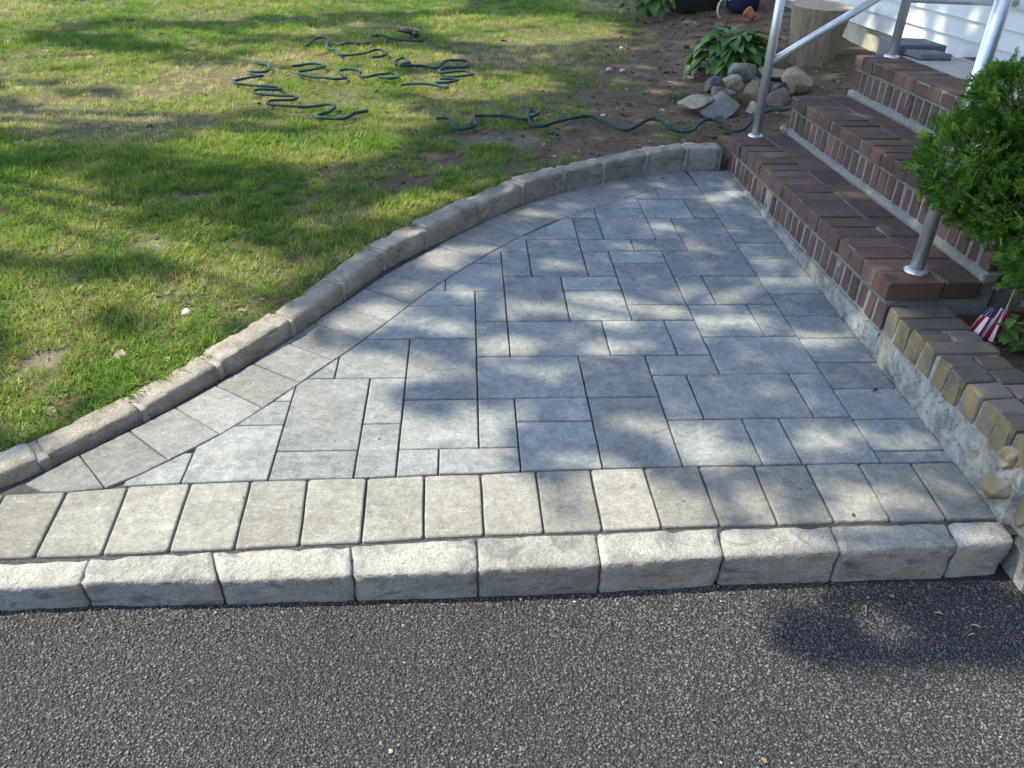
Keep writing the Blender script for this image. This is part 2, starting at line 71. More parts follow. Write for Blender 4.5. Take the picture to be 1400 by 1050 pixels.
LAWNSUN = [[[-0.731,8.093],[-1.154,7.527],[-2.259,7.155],[-3.615,7.065],[-4.824,7.265],[-5.526,7.708],[-5.411,8.278],[-4.371,8.765],[-2.743,8.923],[-1.303,8.649]],[[0.203,8.168],[0.061,7.877],[-0.286,7.687],[-0.706,7.656],[-1.061,7.792],[-1.227,8.053],[-1.128,8.353],[-0.779,8.574],[-0.314,8.615],[0.066,8.455]],[[1.593,7.049],[1.349,6.693],[0.872,6.471],[0.335,6.443],[-0.095,6.613],[-0.272,6.935],[-0.102,7.31],[0.389,7.586],[1.01,7.63],[1.477,7.415]],[[0.475,7.327],[0.382,7.157],[0.162,7.046],[-0.101,7.029],[-0.316,7.113],[-0.405,7.269],[-0.328,7.442],[-0.107,7.565],[0.174,7.585],[0.398,7.492]],[[-2.096,5.811],[-2.181,5.699],[-2.463,5.621],[-2.833,5.606],[-3.159,5.658],[-3.323,5.758],[-3.259,5.871],[-2.981,5.955],[-2.592,5.973],[-2.252,5.917]],[[-1.155,5.505],[-1.216,5.375],[-1.417,5.292],[-1.68,5.283],[-1.914,5.35],[-2.034,5.472],[-1.99,5.605],[-1.79,5.698],[-1.509,5.709],[-1.265,5.634]],[[0.075,5.99],[-0.077,5.787],[-0.456,5.656],[-0.92,5.638],[-1.311,5.736],[-1.494,5.92],[-1.386,6.128],[-1.006,6.279],[-0.498,6.304],[-0.08,6.191]],[[-1.934,4.446],[-1.98,4.356],[-2.159,4.299],[-2.403,4.295],[-2.624,4.344],[-2.743,4.429],[-2.71,4.521],[-2.532,4.583],[-2.276,4.589],[-2.046,4.536]],[[-1.507,4.507],[-1.535,4.415],[-1.656,4.357],[-1.823,4.354],[-1.977,4.406],[-2.062,4.495],[-2.043,4.589],[-1.922,4.652],[-1.746,4.656],[-1.587,4.599]],[[-1.553,3.464],[-1.574,3.32],[-1.721,3.236],[-1.94,3.236],[-2.156,3.319],[-2.296,3.46],[-2.3,3.612],[-2.155,3.713],[-1.912,3.715],[-1.679,3.616]],[[-1.35,3.006],[-1.371,2.869],[-1.511,2.791],[-1.718,2.792],[-1.922,2.873],[-2.055,3.008],[-2.059,3.153],[-1.92,3.248],[-1.69,3.248],[-1.469,3.152]],[[-1.237,3.3],[-1.268,3.214],[-1.394,3.163],[-1.568,3.163],[-1.728,3.214],[-1.817,3.299],[-1.798,3.389],[-1.672,3.446],[-1.487,3.447],[-1.319,3.39]],[[-1.216,2.446],[-1.225,2.307],[-1.339,2.229],[-1.515,2.232],[-1.698,2.314],[-1.825,2.453],[-1.842,2.603],[-1.731,2.701],[-1.53,2.699],[-1.33,2.598]],[[-0.868,2.077],[-0.896,1.966],[-1.026,1.904],[-1.209,1.908],[-1.386,1.976],[-1.496,2.089],[-1.492,2.209],[-1.362,2.285],[-1.155,2.282],[-0.964,2.2]],[[-1.144,1.876],[-1.153,1.805],[-1.23,1.765],[-1.345,1.768],[-1.459,1.812],[-1.532,1.884],[-1.533,1.958],[-1.457,2.004],[-1.332,2.001],[-1.211,1.951]],[[-0.771,2.248],[-0.784,2.191],[-0.844,2.158],[-0.928,2.16],[-1.006,2.195],[-1.05,2.252],[-1.041,2.31],[-0.981,2.347],[-0.892,2.345],[-0.811,2.307]],[[-0.793,3.84],[-0.845,3.769],[-1.0,3.724],[-1.2,3.723],[-1.373,3.764],[-1.455,3.833],[-1.413,3.907],[-1.257,3.954],[-1.048,3.957],[-0.869,3.913]],[[-0.222,4.162],[-0.27,3.984],[-0.406,3.878],[-0.58,3.876],[-0.734,3.978],[-0.815,4.153],[-0.786,4.342],[-0.647,4.469],[-0.453,4.473],[-0.288,4.351]],[[-0.032,4.485],[-0.086,4.382],[-0.226,4.319],[-0.399,4.316],[-0.544,4.374],[-0.609,4.474],[-0.564,4.58],[-0.423,4.65],[-0.239,4.654],[-0.089,4.59]],[[-0.575,4.474],[-0.62,4.382],[-0.752,4.325],[-0.923,4.322],[-1.071,4.374],[-1.142,4.463],[-1.106,4.557],[-0.973,4.619],[-0.793,4.623],[-0.64,4.567]],[[0.342,5.076],[0.273,4.949],[0.113,4.87],[-0.079,4.865],[-0.237,4.934],[-0.302,5.056],[-0.246,5.187],[-0.084,5.275],[0.122,5.282],[0.286,5.205]],[[2.074,7.022],[1.995,6.929],[1.835,6.867],[1.656,6.856],[1.522,6.901],[1.483,6.986],[1.557,7.08],[1.717,7.146],[1.903,7.157],[2.04,7.109]],[[2.516,7.462],[2.441,7.36],[2.307,7.292],[2.164,7.283],[2.064,7.336],[2.043,7.431],[2.113,7.535],[2.249,7.607],[2.398,7.617],[2.5,7.561]],[[1.551,6.398],[1.497,6.321],[1.387,6.27],[1.264,6.264],[1.172,6.305],[1.146,6.378],[1.197,6.457],[1.307,6.51],[1.435,6.517],[1.528,6.474]],[[-0.812,6.903],[-0.889,6.771],[-1.112,6.682],[-1.396,6.666],[-1.64,6.727],[-1.754,6.845],[-1.692,6.978],[-1.469,7.075],[-1.171,7.094],[-0.917,7.027]],[[3.595,6.836],[3.494,6.705],[3.349,6.621],[3.213,6.614],[3.136,6.685],[3.145,6.811],[3.242,6.945],[3.392,7.035],[3.535,7.044],[3.613,6.966]],[[3.87,7.336],[3.738,7.094],[3.619,6.95],[3.552,6.946],[3.561,7.084],[3.645,7.321],[3.778,7.576],[3.91,7.744],[3.983,7.749],[3.966,7.588]],[[0.206,5.447],[0.15,5.36],[0.009,5.304],[-0.163,5.298],[-0.304,5.344],[-0.361,5.426],[-0.311,5.515],[-0.17,5.575],[0.01,5.582],[0.154,5.532]],[[-1.204,2.604],[-1.21,2.552],[-1.259,2.521],[-1.333,2.522],[-1.405,2.554],[-1.448,2.607],[-1.446,2.66],[-1.396,2.693],[-1.319,2.693],[-1.245,2.658]]]
HOSES = [[[-0.164,4.467],[-0.091,4.458],[-0.057,4.312],[0.053,4.314],[0.048,4.5],[0.122,4.529],[0.237,4.499],[0.333,4.469],[0.424,4.577],[0.367,4.593],[0.368,4.374],[0.437,4.334],[0.527,4.431],[0.702,4.518],[0.787,4.411],[0.863,4.291],[0.927,4.306],[1.032,4.439],[1.096,4.441],[1.155,4.298],[1.242,4.258],[1.332,4.403],[1.406,4.48],[1.464,4.421],[1.49,4.292],[1.549,4.279],[1.657,4.426],[1.761,4.52],[1.845,4.492],[1.903,4.524]],[[-1.421,5.693],[-1.329,5.617],[-1.307,5.462],[-1.419,5.42],[-1.305,5.314],[-1.451,5.237],[-1.436,5.134],[-1.332,5.104],[-1.159,5.077],[-1.155,5.011],[-1.269,4.974],[-1.249,4.88],[-1.024,4.857],[-1.022,4.795],[-1.141,4.761],[-1.132,4.673],[-1.002,4.637],[-0.812,4.683],[-0.755,4.627],[-0.824,4.486],[-0.807,4.422],[-0.682,4.436],[-0.628,4.519],[-0.561,4.576]],[[-1.172,5.601],[-1.046,5.655],[-0.953,5.611],[-0.97,5.532],[-1.084,5.473],[-1.086,5.375],[-0.974,5.307],[-0.839,5.263],[-0.775,5.338],[-0.835,5.446],[-0.795,5.502],[-0.696,5.468],[-0.696,5.378],[-0.643,5.321],[-0.582,5.368],[-0.486,5.462],[-0.442,5.374],[-0.491,5.277],[-0.56,5.325]],[[-1.171,6.188],[-1.118,6.466],[-1.042,6.39],[-1.009,6.151],[-0.919,6.019],[-0.867,5.933],[-0.73,5.984],[-0.646,6.079],[-0.57,6.038],[-0.572,5.931],[-0.659,5.883]],[[-1.004,6.343],[-0.927,6.25],[-0.87,6.302],[-0.763,6.309],[-0.717,6.39],[-0.72,6.533],[-0.656,6.568],[-0.561,6.481],[-0.427,6.449],[-0.337,6.424],[-0.298,6.539]],[[-0.471,5.659],[-0.488,5.756],[-0.435,5.869],[-0.389,5.77],[-0.44,5.636],[-0.342,5.625],[-0.294,5.643],[-0.185,5.617],[-0.109,5.818],[0.013,5.807],[0.012,5.642],[-0.145,5.595],[-0.162,5.477],[-0.008,5.523],[0.05,5.433],[-0.103,5.389],[-0.159,5.328],[-0.046,5.318],[-0.101,5.223],[-0.192,5.184],[-0.108,5.105],[-0.173,5.143],[-0.302,5.179],[-0.409,5.154]]]
ROCKS = [[1.739,5.0,0.271,0.107,0.063,"gray"],[1.63,4.86,0.237,0.08,0.057,"tan"],[1.515,4.86,0.221,0.049,0.054,"blue"],[1.729,4.8,0.178,0.077,0.082,"ochre"],[1.384,4.74,0.148,0.115,0.044,"tan"],[1.529,4.68,0.145,0.123,0.064,"gray"],[1.727,4.66,0.131,0.048,0.048,"cream"],[1.882,4.72,0.167,0.083,0.08,"brown"],[2.035,4.85,0.251,0.099,0.08,"ochre"],[1.936,4.98,0.256,0.111,0.043,"brown"],[1.911,4.84,0.217,0.052,0.035,"blue"],[1.813,4.92,0.218,0.057,0.038,"blue"],[1.525,4.78,0.195,0.046,0.037,"brown"],[1.592,4.78,0.198,0.051,0.026,"brown"],[1.7,4.09,0.19,0.024,0.024,"cream"]]

# ------------------------------------------------------------------ helpers
COL = scene.collection

def link(name, me, material=None, parent=None, smooth=False):
    if material is not None and not me.materials:
        me.materials.append(material)
    if smooth:
        me.polygons.foreach_set('use_smooth', [True] * len(me.polygons))
    o = bpy.data.objects.new(name, me)
    COL.objects.link(o)
    if parent is not None:
        o.parent = parent
    return o

def empty(name, loc=(0, 0, 0), rot=(0, 0, 0), parent=None):
    o = bpy.data.objects.new(name, None)
    COL.objects.link(o)
    o.location = loc
    o.rotation_euler = rot
    o.empty_display_size = 0.1
    if parent is not None:
        o.parent = parent
    return o

def tag(o, label=None, category=None, group=None, kind=None):
    if label: o['label'] = label
    if category: o['category'] = category
    if group: o['group'] = group
    if kind: o['kind'] = kind
    return o

def mesh(name, verts, faces):
    me = bpy.data.meshes.new(name)
    me.from_pydata([tuple(map(float, v)) for v in verts], [], faces)
    me.update()
    return me

def bm_mesh(name, bm):
    me = bpy.data.meshes.new(name)
    bmesh.ops.recalc_face_normals(bm, faces=bm.faces[:])
    bm.to_mesh(me)
    bm.free()
    return me

class MB:
    """collects simple shapes into one mesh"""
    def __init__(self):
        self.v = []; self.f = []
    def add(self, verts, faces):
        n = len(self.v)
        self.v += [tuple(v) for v in verts]
        self.f += [tuple(i + n for i in f) for f in faces]
    def box(self, x0, x1, y0, y1, z0, z1):
        self.add([(x0,y0,z0),(x1,y0,z0),(x1,y1,z0),(x0,y1,z0),(x0,y0,z1),(x1,y0,z1),(x1,y1,z1),(x0,y1,z1)],
                 [(3,2,1,0),(4,5,6,7),(0,1,5,4),(1,2,6,5),(2,3,7,6),(3,0,4,7)])
    def tube(self, pts, rad, seg=14, caps=True):
        pts = [Vector(p) for p in pts]
        rads = rad if isinstance(rad, (list, tuple)) else [rad] * len(pts)
        vs_, fs = [], []
        up = Vector((0, 0, 1))
        for i, p in enumerate(pts):
            t = (pts[min(i + 1, len(pts) - 1)] - pts[max(i - 1, 0)]).normalized()
            ref = up if abs(t.z) < 0.9 else Vector((1, 0, 0))
            a = t.cross(ref).normalized(); b = a.cross(t).normalized()
            for k in range(seg):
                an = 2 * math.pi * k / seg
                vs_.append(p + (a * math.cos(an) + b * math.sin(an)) * rads[i])
        for i in range(len(pts) - 1):
            for k in range(seg):
                k2 = (k + 1) % seg
                fs.append((i*seg+k, i*seg+k2, (i+1)*seg+k2, (i+1)*seg+k))
        if caps:
            fs.append(tuple(range(seg - 1, -1, -1)))
            fs.append(tuple((len(pts) - 1) * seg + k for k in range(seg)))
        self.add(vs_, fs)
    def build(self, name, material, parent=None, smooth=False):
        return link(name, mesh(name, self.v, self.f), material, parent, smooth)

def chamfer_box(name, sx, sy, sz, c, jit=0.0, seed=0, bull=0.0):
    """box centred on x,y with its base at z=0; every edge chamfered (44 triangles); bull rounds the -x top edge"""
    bm = bmesh.new()
    bmesh.ops.create_cube(bm, size=1.0)
    for v in bm.verts:
        v.co = Vector((v.co.x * sx, v.co.y * sy, (v.co.z + .5) * sz))
    if bull > 0:
        es = [e for e in bm.edges if all(v.co.x < 0 and v.co.z > sz * .5 for v in e.verts)]
        bmesh.ops.bevel(bm, geom=es, offset=bull, segments=3, affect='EDGES', profile=.5)
    bmesh.ops.bevel(bm, geom=bm.edges[:], offset=c, segments=1, affect='EDGES', clamp_overlap=True)
    rr = random.Random(seed)
    for v in bm.verts:
        v.co += Vector((rr.uniform(-jit, jit), rr.uniform(-jit, jit), rr.uniform(-jit, jit)))
    return bm_mesh(name, bm)

def vnoise(x, y, s, seed=0):
    """cheap 2-D value noise, 0..1"""
    x = np.asarray(x, float) * s + seed * 17.31; y = np.asarray(y, float) * s + seed * 7.77
    xi = np.floor(x).astype(np.int64); yi = np.floor(y).astype(np.int64)
    fx = x - xi; fy = y - yi
    fx = fx * fx * (3 - 2 * fx); fy = fy * fy * (3 - 2 * fy)
    def h(a, b):
        n = (a * 374761393 + b * 668265263 + seed * 1442695041) & 0x7fffffff
        n = ((n ^ (n >> 13)) * 1274126177) & 0x7fffffff
        return ((n ^ (n >> 16)) & 0xffff) / 65535.0
    return (h(xi, yi) * (1 - fx) + h(xi + 1, yi) * fx) * (1 - fy) + (h(xi, yi + 1) * (1 - fx) + h(xi + 1, yi + 1) * fx) * fy

def fbm(x, y, s, seed=0, o=3):
    t = 0; a = 1; n = 0
    for k in range(o):
        t = t + a * vnoise(x, y, s * 2 ** k, seed + k); n += a; a *= .5
    return t / n

def inpoly(x, y, poly):
    x = np.asarray(x); y = np.asarray(y)
    r = np.zeros(x.shape, bool)
    n = len(poly)
    for i in range(n):
        x0, y0 = poly[i]; x1, y1 = poly[(i + 1) % n]
        if y0 == y1: continue
        c = ((y0 > y) != (y1 > y)) & (x < (x1 - x0) * (y - y0) / (y1 - y0) + x0)
        r ^= c
    return r

def fattr(me, name, vals):
    a = me.attributes.new(name, 'FLOAT', 'POINT')
    a.data.foreach_set('value', np.asarray(vals, np.float32))

# ------------------------------------------------------------------ materials
class NT:
    def __init__(self, name):
        self.m = bpy.data.materials.new(name); self.m.use_nodes = True
        self.t = self.m.node_tree; self.n = self.t.nodes
        self.b = self.n['Principled BSDF']; self.out = self.n['Material Output']
    def L(self, a, b): self.t.links.new(a, b)
    def node(self, typ, **kw):
        nd = self.n.new(typ)
        for k, v in kw.items(): setattr(nd, k, v)
        return nd
    def pos(self, obj=False, rnd=False, scale=None):
        if obj:
            s = self.node('ShaderNodeTexCoord').outputs['Object']
        else:
            s = self.node('ShaderNodeNewGeometry').outputs['Position']
        if rnd:
            oi = self.node('ShaderNodeObjectInfo')
            mm = self.node('ShaderNodeVectorMath', operation='MULTIPLY_ADD')
            cb = self.node('ShaderNodeCombineXYZ')
            for i in range(3): self.L(oi.outputs['Random'], cb.inputs[i])
            self.L(cb.outputs[0], mm.inputs[0]); mm.inputs[1].default_value = (37, 53, 71); self.L(s, mm.inputs[2])
            s = mm.outputs[0]
        if scale:
            mm = self.node('ShaderNodeVectorMath', operation='MULTIPLY')
            self.L(s, mm.inputs[0]); mm.inputs[1].default_value = scale
            s = mm.outputs[0]
        return s
    def noise(self, vec, scale, detail=4, rough=.55, dist=0.0):
        nd = self.node('ShaderNodeTexNoise')
        nd.inputs['Scale'].default_value = scale; nd.inputs['Detail'].default_value = detail
        nd.inputs['Roughness'].default_value = rough; nd.inputs['Distortion'].default_value = dist
        self.L(vec, nd.inputs['Vector'])
        return nd.outputs['Fac']
    def voro(self, vec, scale, feature='F1', out='Distance'):
        nd = self.node('ShaderNodeTexVoronoi', feature=feature)
        nd.inputs['Scale'].default_value = scale
        self.L(vec, nd.inputs['Vector'])
        return nd.outputs[out]
    def ramp(self, fac, stops):
        nd = self.node('ShaderNodeValToRGB')
        e = nd.color_ramp.elements
        while len(e) < len(stops): e.new(0.5)
        for i, (p_, c_) in enumerate(stops):
            e[i].position = p_
            e[i].color = (c_[0], c_[1], c_[2], 1) if isinstance(c_, (tuple, list)) else (c_, c_, c_, 1)
        self.L(fac, nd.inputs['Fac'])
        return nd.outputs['Color']
    def mix(self, fac, a, b, mode='MIX'):
        nd = self.node('ShaderNodeMix', data_type='RGBA', blend_type=mode)
        for s, v in ((nd.inputs['Factor'], fac), (nd.inputs['A'], a), (nd.inputs['B'], b)):
            if isinstance(v, (int, float)): s.default_value = v
            elif isinstance(v, (tuple, list)): s.default_value = (*v[:3], 1)
            else: self.L(v, s)
        return nd.outputs['Result']
    def math(self, op, a, b=None, c=None):
        nd = self.node('ShaderNodeMath', operation=op)
        for i, v in enumerate((a, b, c)):
            if v is None: continue
            if isinstance(v, (int, float)): nd.inputs[i].default_value = v
            else: self.L(v, nd.inputs[i])
        return nd.outputs[0]
    def rnd(self):
        return self.node('ShaderNodeObjectInfo').outputs['Random']
    def attr(self, name, typ='GEOMETRY', out='Fac'):
        nd = self.node('ShaderNodeAttribute', attribute_type=typ); nd.attribute_name = name
        return nd.outputs[out]
    def bump(self, h, strength=.5, dist=.01, prev=None):
        nd = self.node('ShaderNodeBump')
        nd.inputs['Strength'].default_value = strength; nd.inputs['Distance'].default_value = dist
        self.L(h, nd.inputs['Height'])
        if prev is not None: self.L(prev, nd.inputs['Normal'])
        return nd.outputs['Normal']
    def fin(self, color=None, rough=None, normal=None, spec=None, metal=None):
        for k, v in (('Base Color', color), ('Roughness', rough), ('Normal', normal), ('Specular IOR Level', spec), ('Metallic', metal)):
            if v is None: continue
            s = self.b.inputs[k]
            if isinstance(v, (int, float)): s.default_value = v
            elif isinstance(v, (tuple, list)): s.default_value = (*v[:3], 1)
            else: self.L(v, s)
        return self.m

def mat_paver(name, lo, hi, warm, flecks=.5):
    t = NT(name)
    p_ = t.pos(rnd=True)
    cl = t.noise(p_, 7, 6, .68, .9)
    base = t.mix(t.ramp(cl, [(.34, 0), (.64, 1)]), lo, hi)
    base = t.mix(t.ramp(t.noise(p_, 3.2, 3), [(.45, 0), (.75, .8)]), base, warm)
    # tone of the individual stone
    tone = t.ramp(t.rnd(), [(0, .80), (.5, 1.0), (1, 1.14)])
    base = t.mix(1.0, base, tone, 'MULTIPLY')
    # chalky streaks and darker scuffs left by the moulded slate surface
    p2 = t.pos(rnd=True, scale=(1, 2.2, 1))
    st = t.noise(p2, 24, 8, .74, 2.2)
    base = t.mix(t.ramp(st, [(.54, 0), (.70, .55)]), base, tuple(min(.7, c * 1.45) for c in hi))
    base = t.mix(t.ramp(st, [(.28, .6), (.44, 0)]), base, tuple(c * .62 for c in lo))
    mid = t.noise(p_, 38, 9, .82, .5)
    base = t.mix(1.0, base, t.ramp(mid, [(.30, .62), (.50, 1.0), (.70, 1.30)]), 'MULTIPLY')
    p3 = t.pos(rnd=True, scale=(1, 5, 1))
    scr = t.noise(p3, 30, 7, .8, 3.0)
    base = t.mix(t.ramp(scr, [(.60, 0), (.72, .5)]), base, (.50, .49, .46))
    fine = t.noise(p_, 230, 5, .8)
    base = t.mix(t.ramp(fine, [(.32, .7), (.50, 0)]), base, (.085, .085, .085))
    fl = t.noise(p_, 70, 5, .8, .6)
    base = t.mix(t.math('MULTIPLY', t.ramp(fl, [(.58, 0), (.70, 1)]), flecks), base, (.52, .51, .48))
    rip = t.noise(p2, 16, 8, .70, 1.8)
    h = t.math('ADD', t.math('ADD', rip, t.math('MULTIPLY', mid, .6)), t.math('MULTIPLY', fine, .25))
    nrm = t.bump(h, .9, .010)
    return t.fin(base, t.ramp(cl, [(.2, .80), (.8, .94)]), nrm, .3)

M_FIELD = mat_paver('slate_paver', (.160, .182, .190), (.315, .335, .332), (.335, .330, .298), .45)
M_SOLD = mat_paver('tumbled_paver', (.230, .226, .200), (.330, .324, .288), (.275, .255, .222), .5)
M_BORD = mat_paver('border_paver', (.195, .203, .198), (.295, .303, .285), (.275, .262, .235), .4)

def mat_rock(name, a, b, c, scale=14, bump=.6, dark=None, darkamt=0.0):
    t = NT(name)
    p_ = t.pos(rnd=True)
    n1 = t.noise(p_, scale, 6, .6, .3)
    base = t.mix(t.ramp(n1, [(.3, 0), (.7, 1)]), a, b)
    sp = t.noise(p_, scale * 14, 3, .8)
    base = t.mix(t.ramp(sp, [(.56, 0), (.68, .8)]), base, c)
    base = t.mix(t.ramp(sp, [(.30, .7), (.44, 0)]), base, (.05, .05, .05))
    if dark:
        p2 = t.pos(rnd=True, scale=(1, 1, 3))
        base = t.mix(t.math('MULTIPLY', t.ramp(t.noise(p2, 9, 5, .7, .8), [(.52, 0), (.66, 1)]), darkamt), base, dark)
    base = t.mix(1.0, base, t.ramp(t.rnd(), [(0, .85), (1, 1.12)]), 'MULTIPLY')
    h = t.math('ADD', t.noise(p_, scale * 3, 6, .65), t.math('MULTIPLY', sp, .35))
    return t.fin(base, .9, t.bump(h, bump, .012), .3)

M_KERB = mat_rock('kerb_concrete', (.235, .232, .214), (.36, .355, .325), (.46, .455, .42), 11, .85, (.11, .113, .115), .8)
M_GRANITE = mat_rock('granite', (.215, .19, .152), (.36, .33, .282), (.45, .42, .37), 12, .9, (.095, .08, .06), .55)
M_MORTAR = mat_rock('mortar', (.30, .285, .25), (.42, .40, .36), (.5, .48, .44), 30, .9)
M_STEPMORTAR = mat_rock('step_mortar', (.22, .225, .215), (.33, .335, .32), (.44, .44, .42), 40, 1.0)

def mat_sand(name, a, b):
    t = NT(name); p_ = t.pos()
    n1 = t.noise(p_, 60, 4, .7); n2 = t.noise(p_, 420, 2, .7)
    base = t.mix(t.ramp(n1, [(.3, 0), (.7, 1)]), a, b)
    base = t.mix(t.ramp(n2, [(.55, 0), (.7, .7)]), base, (.3, .29, .27))
    return t.fin(base, .95, t.bump(n2, .8, .004), .2)
M_JOINT = mat_sand('joint_sand', (.030, .031, .032), (.085, .083, .080))

def mat_brick(name, lo, hi, odd, lichen=0.0):
    t = NT(name)
    p_ = t.pos(rnd=True)
    r_ = t.rnd()
    base = t.mix(t.noise(p_, 18, 5, .65), lo, hi)
    base = t.mix(t.ramp(r_, [(.945, 0), (.955, .7)]), base, odd)
    base = t.mix(1.0, base, t.ramp(t.math('FRACT', t.math('MULTIPLY', r_, 7.3)), [(0, .72), (1, 1.25)]), 'MULTIPLY')
    fine = t.noise(p_, 190, 3, .75)
    base = t.mix(t.ramp(fine, [(.60, 0), (.74, .55)]), base, (.30, .27, .25))
    base = t.mix(t.ramp(t.noise(p_, 26, 5, .7, .8), [(.58, 0), (.74, .5)]), base, (.20, .19, .175))
    if lichen > 0:
        g_ = t.node('ShaderNodeNewGeometry')
        sep = t.node('ShaderNodeSeparateXYZ'); t.L(g_.outputs['True Normal'], sep.inputs[0])
        side = t.ramp(t.math('MULTIPLY', sep.outputs[0], -1.0), [(.35, 0), (.75, 1)])
        ln = t.ramp(t.noise(p_, 16, 5, .7, .5), [(.40, 0), (.56, 1)])
        base = t.mix(t.math('MULTIPLY', t.math('MULTIPLY', side, ln), lichen), base,
                     t.mix(t.noise(p_, 45, 4, .7), (.15, .105, .035), (.29, .235, .115)))
    h = t.math('ADD', t.noise(p_, 60, 5, .7), t.math('MULTIPLY', fine, .5))
    return t.fin(base, .88, t.bump(h, .6, .004), .3)
M_BRICK = mat_brick('brick', (.068, .039, .034), (.132, .078, .067), (.17, .085, .06))
M_OLDBRICK = mat_brick('weathered_brick', (.085, .073, .063), (.165, .148, .130), (.13, .08, .06), .85)

def mat_parging():
    t = NT('parging'); p_ = t.pos()
    base = t.mix(t.ramp(t.noise(p_, 12, 6, .7, .7), [(.35, 0), (.6, 1)]), (.13, .13, .115), (.40, .405, .385))
    base = t.mix(t.ramp(t.noise(p_, 9, 5, .7, .3), [(.55, 0), (.68, .7)]), base, (.33, .30, .13))
    base = t.mix(t.ramp(t.noise(p_, 45, 4, .75), [(.58, 0), (.66, .9)]), base, (.09, .09, .075))
    h = t.noise(p_, 45, 6, .75, .4)
    return t.fin(base, .95, t.bump(h, 1.0, .012), .25)
M_PARGE = mat_parging()

def mat_plain(name, col, rough=.6, metal=0.0, var=0.0, scale=20, bump=0.0, spec=.5, bscale=None):
    t = NT(name); p_ = t.pos(rnd=True)
    c = col
    n1 = t.noise(p_, scale, 5, .6)
    if var:
        c = t.mix(n1, tuple(v * (1 - var) for v in col), tuple(min(1, v * (1 + var)) for v in col))
    nrm = t.bump(t.noise(p_, bscale or scale * 4, 5, .65), bump, .004) if bump else None
    return t.fin(c, rough, nrm, spec, metal)

def mat_alu():
    t = NT('galvanised_metal'); p_ = t.pos(obj=True)
    n1 = t.noise(p_, 40, 4, .6); n2 = t.noise(p_, 300, 3, .6)
    c = t.mix(n1, (.52, .53, .54), (.66, .67, .68))
    return t.fin(c, t.ramp(n1, [(.3, .34), (.7, .46)]), t.bump(n2, .12, .002), .5, .72)
M_ALU = mat_alu()

def mat_asphalt():
    t = NT('asphalt'); p_ = t.pos()
    v = t.voro(p_, 130, 'F1')
    n2 = t.noise(p_, 3, 4, .6)
    c = t.mix(n2, (.012, .0125, .015), (.020, .021, .024))
    return t.fin(c, .75, t.bump(v, 1.0, .006), .4)
M_ASPHALT = mat_asphalt()

def mat_aggregate():
    t = NT('asphalt_stone')
    tn = t.attr('tint', 'INSTANCER')
    c = t.ramp(tn, [(0, (.016, .017, .020)), (.5, (.062, .065, .072)), (.9, (.132, .137, .147)), (1, (.20, .205, .215))])
    return t.fin(c, t.ramp(tn, [(0, .5), (1, .7)]), None, .5)
M_AGG = mat_aggregate()

def mat_soil():
    t = NT('lawn_soil'); p_ = t.pos()
    d = t.attr('dirt')
    n1 = t.noise(p_, 6, 6, .65, .5); n2 = t.noise(p_, 45, 5, .7); n3 = t.noise(p_, 260, 3, .7)
    dirt = t.mix(t.ramp(n1, [(.3, 0), (.7, 1)]), (.095, .063, .043), (.20, .142, .10))
    dirt = t.mix(t.ramp(n2, [(.55, 0), (.72, .8)]), dirt, (.26, .20, .145))
    thatch = t.mix(t.ramp(n2, [(.3, 0), (.7, 1)]), (.070, .066, .030), (.21, .185, .095))
    c = t.mix(d, thatch, dirt)
    c = t.mix(t.attr('pale'), c, t.mix(n2, (.20, .17, .13), (.34, .30, .24)))
    c = t.mix(t.ramp(n3, [(.62, 0), (.72, .8)]), c, (.24, .21, .17))
    h = t.math('ADD', n2, t.math('MULTIPLY', n3, .4))
    return t.fin(c, .95, t.bump(h, 1.0, .02), .2)
M_SOIL = mat_soil()

def mat_leafy(name, stops, rough=.55, trans=.35, attr_typ='INSTANCER', attr='tint', vari='bladevar', spec=.35, mixv=0.0):
    t = NT(name)
    tv_ = t.attr(attr, attr_typ)
    if mixv: tv_ = t.math('MULTIPLY_ADD', t.math('SUBTRACT', t.math('FRACT', t.math('MULTIPLY', t.attr(vari), 5.7)), .5), mixv, tv_)
    c = t.ramp(tv_, stops)
    c = t.mix(1.0, c, t.ramp(t.attr(vari), [(0, .62), (1, 1.3)]), 'MULTIPLY')
    t.fin(c, rough, None, spec)
    tr = t.node('ShaderNodeBsdfTranslucent'); t.L(c, tr.inputs['Color'])
    mx = t.node('ShaderNodeMixShader'); mx.inputs[0].default_value = trans
    t.L(t.b.outputs[0], mx.inputs[1]); t.L(tr.outputs[0], mx.inputs[2]); t.L(mx.outputs[0], t.out.inputs[0])
    return t.m
M_GRASS = mat_leafy('grass_blade', [(0, (.105, .235, .022)), (.35, (.225, .36, .042)), (.6, (.38, .40, .085)), (.8, (.50, .43, .18)), (1, (.57, .48, .29))], trans=.5, mixv=.75)
M_LITTER = mat_leafy('litter', [(0, (.05, .032, .02)), (.5, (.15, .10, .06)), (.85, (.30, .23, .15)), (1, (.5, .45, .38))], .8, .05)
M_CROWN = mat_leafy('tree_leaf', [(0, (.05, .10, .02)), (1, (.10, .16, .03))], .5, .25, 'GEOMETRY', 'bladevar')
M_EVERGREEN = mat_leafy('evergreen_spray', [(0, (.035, .12, .013)), (.6, (.11, .25, .028)), (1, (.24, .37, .05))], .5, .25, 'GEOMETRY', 'tintv')
M_PLEAF = mat_leafy('broad_leaf', [(0, (.035, .105, .018)), (1, (.090, .19, .035))], .42, .3, 'OBJECT', 'tone', 'bladevar', .5)

